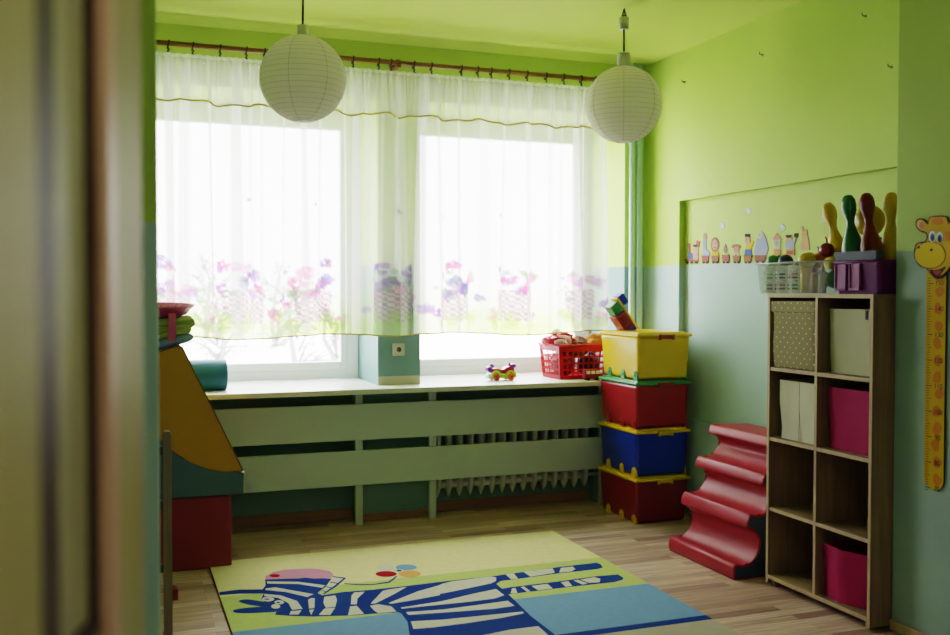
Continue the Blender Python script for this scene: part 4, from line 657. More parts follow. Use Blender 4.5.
# ------------------------------------------------------------------ cube shelf
SX0, SX1, SY0, SY1, SZ = 3.05, 3.455, 3.336, 4.058, 1.460
M_oakY = wood_mat('oak_shelf_board', (0.19, 0.13, 0.075), (0.27, 0.195, 0.115), 'Y')
sh = root('cube_shelf', 'tall oak cube shelf with eight compartments against the right wall', 'shelf', (3.25, (SY0+SY1)/2, 0))
t = 0.018
def board(n, x0, x1, y0, y1, z0, z1, m, edge=True):
    bm = B(); box(bm, x0, x1, y0, y1, z0, z1, 0.0012)
    for f in bm.faces: f.material_index = 1 if (edge and f.calc_center_median().x < x0+0.0015) else 0
    return part(n, bm, [m, M_oak_edge], sh)
board('side_panel', SX0, SX1, SY0, SY0+t, 0.012, SZ-t, M_oak); board('side_panel', SX0, SX1, SY1-t, SY1, 0.012, SZ-t, M_oak)
board('top_panel', SX0-0.002, SX1, SY0-0.002, SY1+0.002, SZ-t, SZ, M_oakY); YM = (SY0+SY1)/2+0.005
board('divider', SX0+0.003, SX1, YM-t/2, YM+t/2, 0.055, SZ-t, M_oak)
SHELVES = (0.377, 0.728, 1.078)
for z in SHELVES: board('shelf_board', SX0+0.004, SX1, SY0+t, SY1-t, z, z+t, M_oakY)
board('bottom_panel', SX0, SX1, SY0+t, SY1-t, 0.035, 0.055, M_oakY)
bm = B(); box(bm, SX1-0.006, SX1, SY0+0.002, SY1-0.002, 0.05, SZ-0.004); part('back_panel', bm, wood_mat('oak_back', (0.12, 0.08, 0.045), (0.19, 0.135, 0.08)), sh)
for x in (SX0+0.02, SX1-0.05):
    for y in (SY0+0.02, SY1-0.05):
        bm = B(); box(bm, x, x+0.03, y, y+0.03, 0, 0.035); part('foot', bm, M_oak, sh)

M_whitefab = mat('off_white_fabric', (0.62, 0.58, 0.48), 0.85, 0.04, 6, 0.2, 14, spec=0.1)
M_creamfab = mat('cream_fabric', (0.52, 0.49, 0.38), 0.85, 0.04, 6, 0.25, 10, spec=0.1)
M_mag = mat('magenta_fabric', (0.35, 0.012, 0.10), 0.7, 0.05, 6, 0.25, 12, spec=0.2)
M_tag = mat('dark_tab', (0.05, 0.05, 0.05), 0.7)
def fabric_box(label, m, x0, x1, y0, y1, z0, z1, rot=0.0, lid=False, foot=None, tab=False, seam=False):
    c = ((x0+x1)/2, (y0+y1)/2, z0)
    r = root('fabric_box', label, 'storage box', c, 'fabric storage boxes in the cube shelf')
    bm = B()
    if foot:
        n = len(foot); cx = sum(p[0] for p in foot)/n; cy_ = sum(p[1] for p in foot)/n
        R_ = [[bm.verts.new((cx+(x-cx)*k, cy_+(y-cy_)*k, z)) for x, y in foot] for k, z in ((0.96, z0), (1.0, z1), (0.955, z1), (0.93, z0+0.006))]
        bm.faces.new(R_[0]); bm.faces.new(R_[3])
        for A_, C_ in zip(R_, R_[1:]):
            for i in range(n): bm.faces.new((A_[i], A_[(i+1)%n], C_[(i+1)%n], C_[i]))
    else: taper(bm, x0, x1, y0, y1, z0, z1, 0.006, 0.010, open_top=not lid, thick=0.006)
    bmesh.ops.subdivide_edges(bm, edges=[e for e in bm.edges if e.calc_length() > 0.1], cuts=4, use_grid_fill=True)
    rr = random.Random(int(y0*1000+z0*77))
    for v in bm.verts:
        if z0+0.02 < v.co.z < z1-0.02:
            v.co.x += 0.003*math.sin(v.co.y*37+v.co.z*21+rr.random()*.4); v.co.y += 0.003*math.sin(v.co.x*31+v.co.z*27)
    for f in bm.faces: f.smooth = True
    b_ = part('fabric_body', bm, m, r)
    b_.data.set_sharp_from_angle(angle=math.radians(40))
    if lid:
        bm = B(); box(bm, x0-0.005, x1+0.003, y0-0.003, y1+0.003, z1-0.052, z1+0.004, 0.005); part('lid', bm, m, r)
    if tab:
        bm = B(); box(bm, x0-0.004, x0+0.001, (y0+y1)/2-0.10, (y0+y1)/2-0.085, z1-0.045, z1-0.004, 0.001); part('pull_tab', bm, M_tag, r)
    if seam:
        bm = B(); tube(bm, [(x0+0.0005, (y0+y1)/2-0.01, z0+(z1-z0)*k/8) for k in range(9)], 0.0016, 5); part('seam', bm, mat('seam_thread', (0.30, 0.27, 0.21), 0.8), r)
    if rot: r.rotation_euler = (0, 0, rot)
    return r
yl0, yl1 = YM+t/2, SY1-t; yr0, yr1 = SY0+t, YM-t/2
fabric_box('beige fabric box with white dots and a lid, top left compartment', M_dots, 3.058, 3.40, yl0+0.006, yl1-0.006, 1.0965, 1.422, lid=True)
fabric_box('cream fabric box with a small dark tab, top right compartment', M_creamfab, 3.10, 3.41, yr0+0.012, yr1-0.02, 1.0965, 1.392, tab=True)
fabric_box('off white fabric box with a vertical seam, in the compartment under the dotted box', M_whitefab, 3.085, 3.40, yl0+0.012, yl1-0.03, 0.7465, 1.035, seam=True)
fabric_box('magenta fabric box in the right compartment of the second row', M_mag, 3.10, 3.41, yr0+0.012, yr1-0.02, 0.7465, 1.03)
fabric_box('open magenta fabric box with a creased front in the bottom right compartment', M_mag, 3.075, 3.40, yr0, yr1, 0.0555, 0.298, foot=[(3.090, 3.684), (3.068, 3.548), (3.135, 3.368), (3.40, 3.368), (3.40, 3.680)])

# ------------------------------------------------------------------ things on the shelf top
ZS = SZ
M_clear = clear_mat('clear_plastic', (0.80, 0.84, 0.82), 0.08)
bm = B(); taper(bm, 3.07, 3.40, 3.64, 4.185, ZS, 1.612, 0.012, 0.012, open_top=True, thick=0.003)
cb = thing('clear_bin', bm, M_clear, 'clear plastic bin overhanging the left end of the shelf top', 'bin', (3.235, 3.91, ZS))
bm = B(); tube(bm, [(3.07, 3.64, 1.612), (3.40, 3.64, 1.612), (3.40, 4.185, 1.612), (3.07, 4.185, 1.612)], 0.005, 6, True); part('rim', bm, clear_mat('clear_rim', (0.8, 0.84, 0.8), 0.35), cb)
M_wplast = mat('white_plastic', (0.90, 0.89, 0.87), 0.4, 0.02)
T_g_ = plast('toy_green', (0.03, 0.22, 0.07)); T_n_ = plast('toy_navy', (0.012, 0.03, 0.11)); T_r_ = plast('toy_red', (0.35, 0.03, 0.015))
def slotted_cup(label, y, x=3.125):
    bm = B(); R0 = 0.041; n = 24; z0 = ZS+0.0035; z1 = 1.600
    levels = [z0]+[v for k in range(6) for v in (z0+0.018+0.018*k, z0+0.018+0.018*k+0.009)]+[z1-0.012, z1]
    rings = [[bm.verts.new((x+R0*(0.92+0.08*(z-z0)/(z1-z0))*math.cos(2*PI*j/n), y+R0*(0.92+0.08*(z-z0)/(z1-z0))*math.sin(2*PI*j/n), z)) for j in range(n)] for z in levels]
    for i in range(len(rings)-1):
        slot = (i % 2 == 1) and i < 12
        for j in range(n):
            if slot and j % 4 != 0: continue
            bm.faces.new((rings[i][j], rings[i][(j+1)%n], rings[i+1][(j+1)%n], rings[i+1][j]))
    bm.faces.new(rings[0][::-1])
    bmesh.ops.solidify(bm, geom=bm.faces[:], thickness=0.002)
    return thing('slotted_cup', bm, M_wplast, label, 'cup', (x, y, z0), 'white slotted cups in the clear bin')
slotted_cup('white slotted cup at the left end of the clear bin, under a green ball', 4.128)
slotted_cup('white slotted cup in the middle of the three, under a navy ball', 4.030)
slotted_cup('white slotted cup third from the left, next to the yellow pot', 3.934)
for (y, ms) in ((4.128, (T_r_, T_g_)), (4.030, (T_r_, T_n_)), (3.934, (T_g_, T_r_))):
    for k, m_ in enumerate(ms):
        bm = B(); ball(bm, (0, 0, 0), 0.0335, (1, 1, 0.82), 16)
        nm = {T_r_: 'red', T_g_: 'green', T_n_: 'navy'}[m_]
        o = thing('toy_ball', bm, m_, '%s ball seen through the slots of the %s white cup, %s' % (nm, {4.128: 'left', 4.030: 'middle', 3.934: 'right'}[y], ('at the bottom', 'upper one')[k]), 'ball', group='toy balls and fruit heaped in the clear bin'); o.location = (3.125, y, ZS+0.034+0.056*k)
M_yclear = clear_mat('yellow_clear_plastic', (0.60, 0.40, 0.01), 0.85)
bm = B(); lathe(bm, [(0.026, ZS+0.004), (0.030, ZS+0.05), (0.033, 1.585), (0.029, 1.585), (0.026, ZS+0.01)], (3.115, 3.848, 0), 20, capb=True, capt=True)
thing('yellow_pot', bm, M_yclear, 'yellow translucent pot beside the white cups in the clear bin', 'pot', (3.115, 3.848, ZS+0.004))
def toy_ball(name, label, cat, c, r, m, stem=None, s=(1, 1, 1), extra=None, group='toy balls and fruit heaped in the clear bin'):
    bm = B(); ball(bm, (0, 0, 0), r, s, 20)
    o = thing(name, bm, m, label, cat, group=group); o.location = c
    if stem:
        bm = B(); tube(bm, [(c[0], c[1], c[2]+r*0.9), (c[0], c[1]+0.003, c[2]+r*1.3), (c[0], c[1]+0.012, c[2]+r*1.75)], 0.0045, 6); part('stem', bm, stem, o)
    return o
T_g = plast('toy_green', (0.03, 0.22, 0.07)); T_n = plast('toy_navy', (0.012, 0.03, 0.11)); T_y = plast('toy_yellow', (0.62, 0.40, 0.03)); T_r = plast('toy_red', (0.35, 0.03, 0.015)); T_o = plast('toy_orange_red', (0.42, 0.09, 0.02)); T_ap = plast('apple_green', (0.22, 0.36, 0.05)); T_dr = plast('toy_dark_red', (0.20, 0.012, 0.02))
toy_ball('toy_ball', 'dark green ball at the left end of the clear bin', 'ball', (3.135, 4.128,1.622), 0.036, T_g)
toy_ball('toy_ball', 'navy ball beside the dark green ball in the clear bin', 'ball', (3.135, 4.030,1.620), 0.037, T_n)
toy_ball('toy_ball', 'green ball half hidden behind the navy ball', 'ball', (3.215, 4.02, 1.597), 0.034, T_g)
toy_ball('toy_fruit', 'yellow toy fruit, largest in the front of the clear bin', 'toy fruit', (3.118, 3.852, 1.620), 0.041, T_y, s=(1, 1, 0.95))
toy_ball('toy_fruit', 'green toy apple behind the yellow toy fruit', 'toy fruit', (3.205, 3.945, 1.627), 0.039, T_ap)
toy_ball('toy_fruit', 'orange red toy fruit with a green stem in the clear bin', 'toy fruit', (3.185, 3.845, 1.622), 0.038, T_o, stem=T_g)
toy_ball('toy_fruit', 'dark red toy fruit leaning on the yellow bowling pin', 'toy fruit', (3.165, 3.768, 1.668), 0.036, T_dr, stem=T_r)
toy_ball('toy_fruit', 'yellow toy lemon by the purple bin', 'toy fruit', (3.135, 3.70, 1.606), 0.030, T_y, s=(1, 1.35, 1))
# filler toys that carry the upper fruit
for (x, y, z, r, m, lab) in ((3.225, 3.93, 1.535, 0.055, T_r, 'big red ball low in the clear bin behind the cups'), (3.160, 3.80, 1.53, 0.045, T_n, 'big navy ball low in the clear bin behind the bottles'), (3.16, 3.70, 1.53, 0.045, T_g, 'green ball low in the clear bin by the purple bin'), (3.275, 4.06, 1.53, 0.06, T_y, 'yellow ball low at the back of the clear bin')):
    toy_ball('toy_ball', lab, 'ball', (x, y, z), r, m)
def glue_bottle(label, x, y, body, cap):
    r = root('glitter_bottle', label, 'bottle', (x, y, ZS+0.004), 'craft bottles in the clear bin')
    z = ZS+0.004
    bm = B(); lathe(bm, [(0.016, z), (0.018, z+0.004), (0.018, z+0.085), (0.009, z+0.098)], (x, y, 0), 16); part('bottle_body', bm, body, r)
    bm = B(); lathe(bm, [(0.010, z+0.098), (0.011, z+0.108), (0.005, z+0.128), (0.003, z+0.13)], (x, y, 0), 14); part('cap', bm, cap, r)
glue_bottle('orange brown craft bottle with a pink cap, nearer the yellow pot', 3.105, 3.782, mat('orange_glitter', (0.26, 0.07, 0.02), 0.4, 0.4, 120), mat('pink_cap', (0.30, 0.04, 0.04), 0.4))
glue_bottle('pale speckled craft bottle with a pink cap, nearer the purple bin', 3.105, 3.725, mat('speckled_glitter', (0.24, 0.15, 0.10), 0.4, 0.6, 150), mat('pink_cap', (0.30, 0.04, 0.04), 0.4))

M_pur = mat('purple_plastic', (0.13, 0.015, 0.14), 0.5, 0.05, 5, spec=0.2)
M_pur2 = mat('pale_purple_plastic', (0.23, 0.04, 0.23), 0.45, 0.05, 5, spec=0.3)
pb = root('purple_bin', 'purple plastic bin full of bowling pins on the right end of the shelf top', 'bin', (3.24, 3.487, ZS))
bm = B(); taper(bm, 3.085, 3.40, 3.345, 3.628, ZS, 1.605, 0.014, 0.014, open_top=True, thick=0.004); part('body', bm, M_pur, pb)
bm = B(); tube(bm, [(3.085, 3.345, 1.604), (3.40, 3.345, 1.604), (3.40, 3.628, 1.604), (3.085, 3.628, 1.604)], 0.006, 6, True); part('rim', bm, M_pur, pb)
for y0, y1 in ((3.538, 3.612), (3.452, 3.520)):
    bm = B()
    for (a, c, d, e) in ((y0, y0+0.008, ZS+0.018, 1.594), (y1-0.008, y1, ZS+0.018, 1.594), (y0, y1, ZS+0.016, ZS+0.028)): box(bm, 3.076, 3.094, a, c, d, e, 0.003)
    box(bm, 3.082, 3.096, y0+0.004, y1-0.004, ZS+0.022, 1.594, 0.002); part('front_panel', bm, M_pur2, pb)
def pin(label, m, basep, tilt=(0, 0)):
    r = root('bowling_pin', label, 'bowling pin', basep, 'toy bowling pins in the purple bin')
    bm = B(); H = 0.40
    lathe(bm, [(0.03, 0), (0.034, 0.006), (0.040, 0.06), (0.047, 0.12), (0.051, 0.175), (0.048, 0.215), (0.036, 0.255), (0.024, 0.29), (0.0175, 0.322), (0.022, 0.350), (0.0325, 0.378), (0.034, 0.405), (0.030, 0.430), (0.018, 0.450), (0.0001, 0.456)], basep, 24)
    b_ = part('pin_body', bm, m, r)
    bm = B(); lathe(bm, [(0.0250, 0.288), (0.0252, 0.292), (0.0225, 0.299)], basep, 24, capb=False, capt=False); part('neck_band', bm, m, b_)
    r.rotation_euler = (tilt[0], tilt[1], 0)
    return r
N_y = plast('pin_yellow', (0.55, 0.33, 0.015)); N_g = plast('pin_green', (0.015, 0.13, 0.05)); N_r = plast('pin_red', (0.15, 0.003, 0.008))
zb = ZS+0.0045
pin('yellow bowling pin leaning to the left in the clear bin, behind the green pin', N_y, (3.25, 3.725, ZS+0.012), (-math.radians(18.5), 0))
pin('dark green bowling pin standing in the purple bin', N_g, (3.172, 3.572, zb+0.004), (-math.radians(8.5), 0))
pin('dark red bowling pin right of the green one in the purple bin', N_r, (3.184, 3.466, zb+0.004), (-math.radians(9), 0))
pin('yellow bowling pin at the right end of the purple bin, by the wall edge', N_y, (3.29, 3.488, zb+0.002), (-math.radians(1), 0))
bm = B(); ball(bm, (0, 0, 0), 0.074, (0.9, 1, 1), 28); o = thing('yellow_ball', bm, N_y, 'big yellow ball behind the red bowling pin in the purple bin', 'ball'); o.location = (3.28, 3.618, 1.80)
bm = B(); ball(bm, (0, 0, 0), 0.125, (0.4, 0.45, 1), 20); o = thing('foam_ball', bm, T_n, 'navy ball low in the purple bin under the yellow ball', 'ball'); o.location = (3.31, 3.578, 1.60)
bm = B(); taper(bm, 3.078, 3.118, 3.352, 3.62, 1.612, 1.650, 0.004, 0.004, open_top=True, thick=0.006, mi=0)
thing('blue_tray', bm, plast('tray_blue', (0.010, 0.03, 0.10), 0.55), 'dark blue toy tray laid across the front of the purple bin', 'tray', (3.098, 3.49, 1.612))
# ------------------------------------------------------------------ stickers on the niche wall
SC = {'sblue': (0.101, 0.195, 0.474), 'sred': (0.474, 0.168, 0.151), 'spink': (0.663, 0.389, 0.338), 'dark': (0.086, 0.071, 0.078), 'slav': (0.442, 0.474, 0.663), 'sbrown': (0.400, 0.195, 0.125), 'syel': (0.733, 0.506, 0.071), 'sgrey': (0.338, 0.279, 0.279), 'cream2': (0.686, 0.640, 0.474), 'sorange': (0.663, 0.369, 0.177), 'speach': (0.663, 0.442, 0.298)}
SM = {k: mat('paper_'+k, tuple(c**1.25 for c in v), 0.7, 0.08, 60, spec=0.15) for k, v in SC.items()}
XS = XR+0.045
def area2(p): return sum(p[i][0]*p[(i+1)%len(p)][1]-p[(i+1)%len(p)][0]*p[i][1] for i in range(len(p)))
def flat(bm, poly, x, mi, th=0.0):
    """thin cut-out standing proud of a wall at x, facing -x"""
    p = poly if area2(poly) < 0 else poly[::-1]
    fr_ = [bm.verts.new((x, a, b)) for a, b in p]; bk = [bm.verts.new((x+th, a, b)) for a, b in p]
    fs = []
    for t3 in tessellate_polygon([[Vector((a, b, 0)) for a, b in p]]):
        try: fs.append(bm.faces.new([fr_[i] for i in t3]))
        except ValueError: pass
    for i in range(len(p)): fs.append(bm.faces.new((fr_[i], bk[i], bk[(i+1)%len(p)], fr_[(i+1)%len(p)])))
    for f in fs: f.material_index = mi
for name, label, polys in STICKERS:
    bm = B(); keys = []
    for i, (k, p) in enumerate(polys):
        if k not in keys: keys.append(k)
        x = XS-0.003-0.0004*i
        flat(bm, p, x, keys.index(k), XS-x)
    tess(bm)
    ys = [q[0] for k, p in polys for q in p]; zs = [q[1] for k, p in polys for q in p]
    thing(name, bm, [SM[k] for k in keys], label, 'wall sticker', (XS, sum(ys)/len(ys), min(zs)), 'animal train stickers on the niche wall')
M_dot = mat('pale_blue_dot', (0.62, 0.70, 0.80), 0.5)
for (y, z), lab in zip(DOTS, ('round pale dot sticker over the pink sticker animals, lower left of the dots', 'round pale dot sticker, highest on the niche wall', 'round pale dot sticker above the drummer sticker', 'round pale dot sticker left of the yellow bowling pin')):
    bm = B(); flat(bm, [(y+0.020*math.cos(2*PI*k/14), z+0.016*math.sin(2*PI*k/14)) for k in range(14)], XS-0.002, 0, 0.002); flat(bm, [(y+0.008+0.016*math.cos(2*PI*k/12), z+0.012+0.012*math.sin(2*PI*k/12)) for k in range(12)], XS-0.003, 0, 0.003)
    thing('dot_sticker', bm, M_dot, lab, 'wall sticker', (XS, y, z), 'pale dot stickers on the niche wall')

# ------------------------------------------------------------------ giraffe height ruler
GC = {'outline': (0.05, 0.022, 0.015), 'gyel': (0.52, 0.32, 0.0), 'gpink': (0.45, 0.16, 0.13), 'gorange': (0.50, 0.17, 0.01), 'gmuz': (0.60, 0.40, 0.0), 'white': (0.75, 0.75, 0.72), 'gblue': (0.03, 0.12, 0.28), 'gred': (0.40, 0.05, 0.04)}
GM = {k: mat('giraffe_'+k, v, 0.6, 0.05, 20, spec=0.15) for k, v in GC.items()}
YC = 3.098
gr = root('height_ruler', 'yellow wooden giraffe height ruler hanging on the wall right of the shelf', 'height ruler', (XJ, YC, 0.652))
X0 = XJ-0.009
def gpoly(bm, pts, x, mi): flat(bm, pts, x, mi, 0.0009)
bm = B()
w = 0.0515
pl_ = [(YC-w, 1.62), (YC-w, 0.70)]+[(YC+w*math.sin(a), 0.70-0.047*math.cos(a)) for a in [-PI/2+PI*k/12 for k in range(1, 12)]]+[(YC+w, 0.70), (YC+w, 1.62)]
flat(bm, pl_, X0, 0, 0.009)
pl2 = [(YC+(y-YC)*0.9, z+0.004 if z < 0.7 else z) for y, z in pl_]
flat(bm, pl_, X0+0.0005, 1, 0.008)
tess(bm)
part('ruler_board', bm, [GM['gyel'], GM['outline']], gr)
rg_ = random.Random(3)
for k in range(13):
    z = 0.70+k*0.070; y = YC-0.012+rg_.uniform(-0.012, 0.008)
    bm = B()
    p = [(y+rg_.uniform(0.016, 0.028)*math.cos(2*PI*i/7+0.3), z+rg_.uniform(0.018, 0.03)*math.sin(2*PI*i/7+0.3)) for i in range(7)]
    flat(bm, catmull(p, 3), X0-0.0006, 0, 0.0006)
    tess(bm); part('spot', bm, GM['gorange'], gr)
bm = B()
def zmark(c): return 0.66+(c-70)*0.01057
for c in range(69, 153):
    L_ = 0.030 if c % 10 == 0 else (0.024 if c % 5 == 0 else 0.016); z = zmark(c)
    hh = 0.0011 if c % 10 else 0.0016
    flat(bm, [(YC+0.044-L_, z-hh), (YC+0.044, z-hh), (YC+0.044, z+hh), (YC+0.044-L_, z+hh)], X0-0.0009, 0, 0.0009)
part('tick_marks', bm, GM['outline'], gr)
def text_mesh(txt, size, y, z, x, parent, name='number'):
    cu = bpy.data.curves.new('t', 'FONT'); cu.body = txt; cu.size = size; cu.align_x = 'CENTER'; cu.align_y = 'CENTER'; cu.extrude = 0.0002
    ob = bpy.data.objects.new('t', cu); COL.objects.link(ob)
    dg = bpy.context.evaluated_depsgraph_get(); me = bpy.data.meshes.new_from_object(ob.evaluated_get(dg))
    bpy.data.objects.remove(ob); bpy.data.curves.remove(cu)
    me.transform(Matrix(((0, 0, -1, x), (-1, 0, 0, y), (0, 1, 0, z), (0, 0, 0, 1))))
    me.transform(Matrix.Translation(-base(parent)))
    me.materials.clear(); me.materials.append(GM['outline']); me.name = name
    o = bpy.data.objects.new(name, me); COL.objects.link(o); o.parent = parent; return o
for c in range(70, 151, 10): text_mesh(str(c), 0.030, YC-0.019, zmark(c), X0-0.0012, gr)
hb = {}
bm = B(); keys = []
for k, d, p in GIRAFFE:
    if k not in keys: keys.append(k)
    flat(bm, catmull(p, 2) if len(p) > 9 else p, X0-0.006-0.0006*d, keys.index(k), 0.006 if d == 0 else 0.0006)
tess(bm)
part('giraffe_head', bm, [GM[k] for k in keys], gr)

# small hooks left in the right wall
M_hook = mat('dull_hook', (0.20, 0.22, 0.10), 0.5, metal=0.3)
for y, z, lab in ((5.541, 2.842, 'tiny hook high on the lime wall, closest to the corner'), (4.722, 2.832, 'tiny hook high on the lime wall, middle of the row'), (3.901, 2.838, 'tiny hook high on the lime wall, nearest the ceiling edge of the picture'), (3.724, 2.549, 'tiny hook lowest on the lime wall beside the pier')):
    bm = B(); tube(bm, [(XR, y, z), (XR-0.018, y, z), (XR-0.024, y, z+0.004), (XR-0.024, y, z+0.014)], 0.0035, 6)
    lathe(bm, [(0.008, 0), (0.008, -0.003), (0.003, -0.004)], (XR, y, z), 10, 'X')
    thing('wall_hook', bm, M_hook, lab, 'hook', (XR, y, z), 'tiny hooks in the right wall')

# ------------------------------------------------------------------ things on the window sill
Z = SILL
tc_ = root('toy_car', 'small toy car with red body and yellow green fenders on the window sill', 'toy car', (2.44, 6.13, Z), None)
K_lime = plast('toy_lime', (0.36, 0.50, 0.01)); K_purp = plast('toy_purple', (0.10, 0.02, 0.28)); K_red = plast('car_red', (0.36, 0.01, 0.015)); K_org = plast('hub_orange', (0.55, 0.12, 0.005)); K_ltblue = plast('toy_light_blue', (0.35, 0.60, 0.72))
bm = B(); prism(bm, [(2.36, Z+0.05), (2.365, Z+0.085), (2.40, Z+0.082), (2.42, Z+0.072), (2.45, Z+0.072), (2.47, Z+0.09), (2.50, Z+0.098), (2.525, Z+0.09), (2.53, Z+0.05)], 'Y', 6.095, 6.165, bev=0.004); part('car_body', bm, K_red, tc_)
bm = B()
for cx in (2.392, 2.498):
    prism(bm, [(cx+0.038*math.cos(a), Z+0.032+0.038*math.sin(a)) for a in [PI*k/10 for k in range(11)]]+[(cx-0.038, Z+0.02), (cx-0.026, Z+0.02)]+[(cx+0.026*math.cos(a), Z+0.032+0.026*math.sin(a)) for a in [PI-PI*k/8 for k in range(9)]]+[(cx+0.026, Z+0.02), (cx+0.038, Z+0.02)], 'Y', 6.078, 6.182)
box(bm, 2.42, 2.47, 6.078, 6.182, Z+0.018, Z+0.045, 0.004); part('fender', bm, K_lime, tc_)
for cx in (2.392, 2.498):
    for cy, s in ((6.08, -1), (6.18, 1)):
        bm = B(); lathe(bm, [(0.024, 0.012), (0.025, 0.004), (0.024, -0.004), (0.014, -0.006), (0.012, -0.009), (0.0001, -0.009)], (cx, cy, Z+0.0255), 18, 'Y', M=Matrix.Scale(-s, 4, (0, 1, 0)))
        wl = part('wheel', bm, K_org, tc_)
        bm = B(); lathe(bm, [(0.011, 0), (0.011, 0.003), (0.0001, 0.003)], (cx, cy+s*0.009, Z+0.0255), 12, 'Y', M=Matrix.Scale(s, 4, (0, 1, 0))); part('hub', bm, K_red, wl)
bm = B(); box(bm, 2.338, 2.372, 6.10, 6.16, Z+0.06, Z+0.098, 0.01); ball(bm, (2.375, 6.13, Z+0.10), 0.017); part('bonnet', bm, K_purp, tc_)
bm = B(); box(bm, 2.505, 2.545, 6.10, 6.16, Z+0.085, Z+0.112, 0.009); tube(bm, [(2.50, 6.13, Z+0.09), (2.505, 6.13, Z+0.118)], 0.007, 8); part('spoiler', bm, K_purp, tc_)
bm = B(); box(bm, 2.340, 2.36, 6.095, 6.165, Z+0.015, Z+0.045, 0.006); part('bumper', bm, K_ltblue, tc_)

# red laundry-style basket with holes
M_bask = plast('basket_red', (0.50, 0.012, 0.02), 0.35)
bk = root('toy_basket', 'red plastic basket with square holes on the right end of the window sill', 'basket', (3.02, 6.23, Z))
def basket(x0, x1, y0, y1, z0, z1, ins, hole_rows, pitch):
    bm = B()
    c = [((x0+ins, y0+ins), (x0, y0)), ((x1-ins, y0+ins), (x1, y0)), ((x1-ins, y1-ins), (x1, y1)), ((x0+ins, y1-ins), (x0, y1))]
    box(bm, x0+ins, x1-ins, y0+ins, y1-ins, z0, z0+0.006)
    for i in range(4):
        b0, t0 = c[i]; b1, t1 = c[(i+1)%4]
        Lh = math.hypot(t1[0]-t0[0], t1[1]-t0[1]); nc = max(3, int(Lh/pitch))
        us = [0.0]+[v for k in range(nc) for v in ((k+0.5)/nc*0.9+0.05-0.32/nc, (k+0.5)/nc*0.9+0.05+0.32/nc)]+[1.0]
        hs = [0.0]+[v for k in range(hole_rows) for v in (0.10+0.74*(k+0.14)/hole_rows, 0.10+0.74*(k+0.86)/hole_rows)]+[1.0]
        def P(u, h): return (((b0[0]+(b1[0]-b0[0])*u)*(1-h)+(t0[0]+(t1[0]-t0[0])*u)*h), ((b0[1]+(b1[1]-b0[1])*u)*(1-h)+(t0[1]+(t1[1]-t0[1])*u)*h), z0+(z1-z0)*h)
        vv = [[bm.verts.new(P(u, h)) for u in us] for h in hs]
        fs = []
        for a in range(len(hs)-1):
            for b_ in range(len(us)-1):
                if a % 2 == 1 and b_ % 2 == 1: continue
                fs.append(bm.faces.new((vv[a][b_], vv[a][b_+1], vv[a+1][b_+1], vv[a+1][b_])))
        bmesh.ops.solidify(bm, geom=fs, thickness=0.004)
    return bm
part('basket_body', basket(2.815, 3.24, 6.005, 6.34, Z, Z+0.235, 0.022, 4, 0.043), M_bask, bk)
bm = B(); tube(bm, [(2.813, 6.003, Z+0.235), (3.242, 6.003, Z+0.235), (3.242, 6.342, Z+0.235), (2.813, 6.342, Z+0.235)], 0.009, 8, True); part('rim', bm, M_bask, bk)
# contents: crumpled foil garlands, plush, balls
def crumple(name, label, cat, c, r, m, seed, s=(1, 1, 1), amp=0.28, group=None):
    rr = random.Random(seed); bm = B()
    bmesh.ops.create_icosphere(bm, subdivisions=3, radius=1.0)
    ph = [(rr.uniform(2, 6), rr.uniform(2, 6), rr.uniform(2, 6), rr.uniform(0, 6)) for _ in range(5)]
    for v in bm.verts:
        d = 1+amp*sum(math.sin(a*v.co.x+b*v.co.y+q*v.co.z+e) for a, b, q, e in ph)/3+rr.uniform(-amp, amp)*0.35
        v.co = Vector((v.co.x*s[0], v.co.y*s[1], v.co.z*s[2]))*r*d
    o = thing(name, bm, m, label, cat, group=group); o.location = c; return o
M_foil = mat('red_foil', (0.34, 0.01, 0.02), 0.22, 0.5, 30, metal=0.3); M_foilw = mat('white_red_foil', (0.70, 0.50, 0.48), 0.3, 0.4, 40)
M_brown = mat('brown_plush', (0.14, 0.06, 0.025), 0.9, 0.2, 40); M_orange = mat('orange_plush', (0.36, 0.13, 0.015), 0.85, 0.15, 40)
crumple('foil_garland', 'crumpled red foil garland over the left corner of the red basket', 'garland', (2.87, 6.12, Z+0.265), 0.072, M_foil, 1, (1.2, 1, 0.75), 0.5)
crumple('foil_garland', 'crumpled white and red foil garland at the top of the red basket', 'garland', (2.875, 6.045, Z+0.268), 0.034, M_foilw, 2, (1.3, 0.8, 0.9), 0.5)
crumple('plush_toy', 'brown plush toy in the middle of the red basket', 'plush toy', (3.015, 6.13, Z+0.215), 0.09, M_brown, 3, (0.9, 0.9, 0.8), 0.12)
crumple('plush_toy', 'orange plush toy at the right end of the red basket', 'plush toy', (3.15, 6.10, Z+0.245), 0.072, M_orange, 4, (1.1, 0.95, 0.95), 0.12)
crumple('foam_toy', 'dark red soft toy low in the red basket behind its holes', 'soft toy', (2.92, 6.16, Z+0.105), 0.088, T_dr, 5, (1, 1, 1), 0.1)
crumple('foam_toy', 'navy soft toy low in the right half of the red basket', 'soft toy', (3.11, 6.16, Z+0.095), 0.085, T_n, 6, (1, 1, 0.95), 0.1)
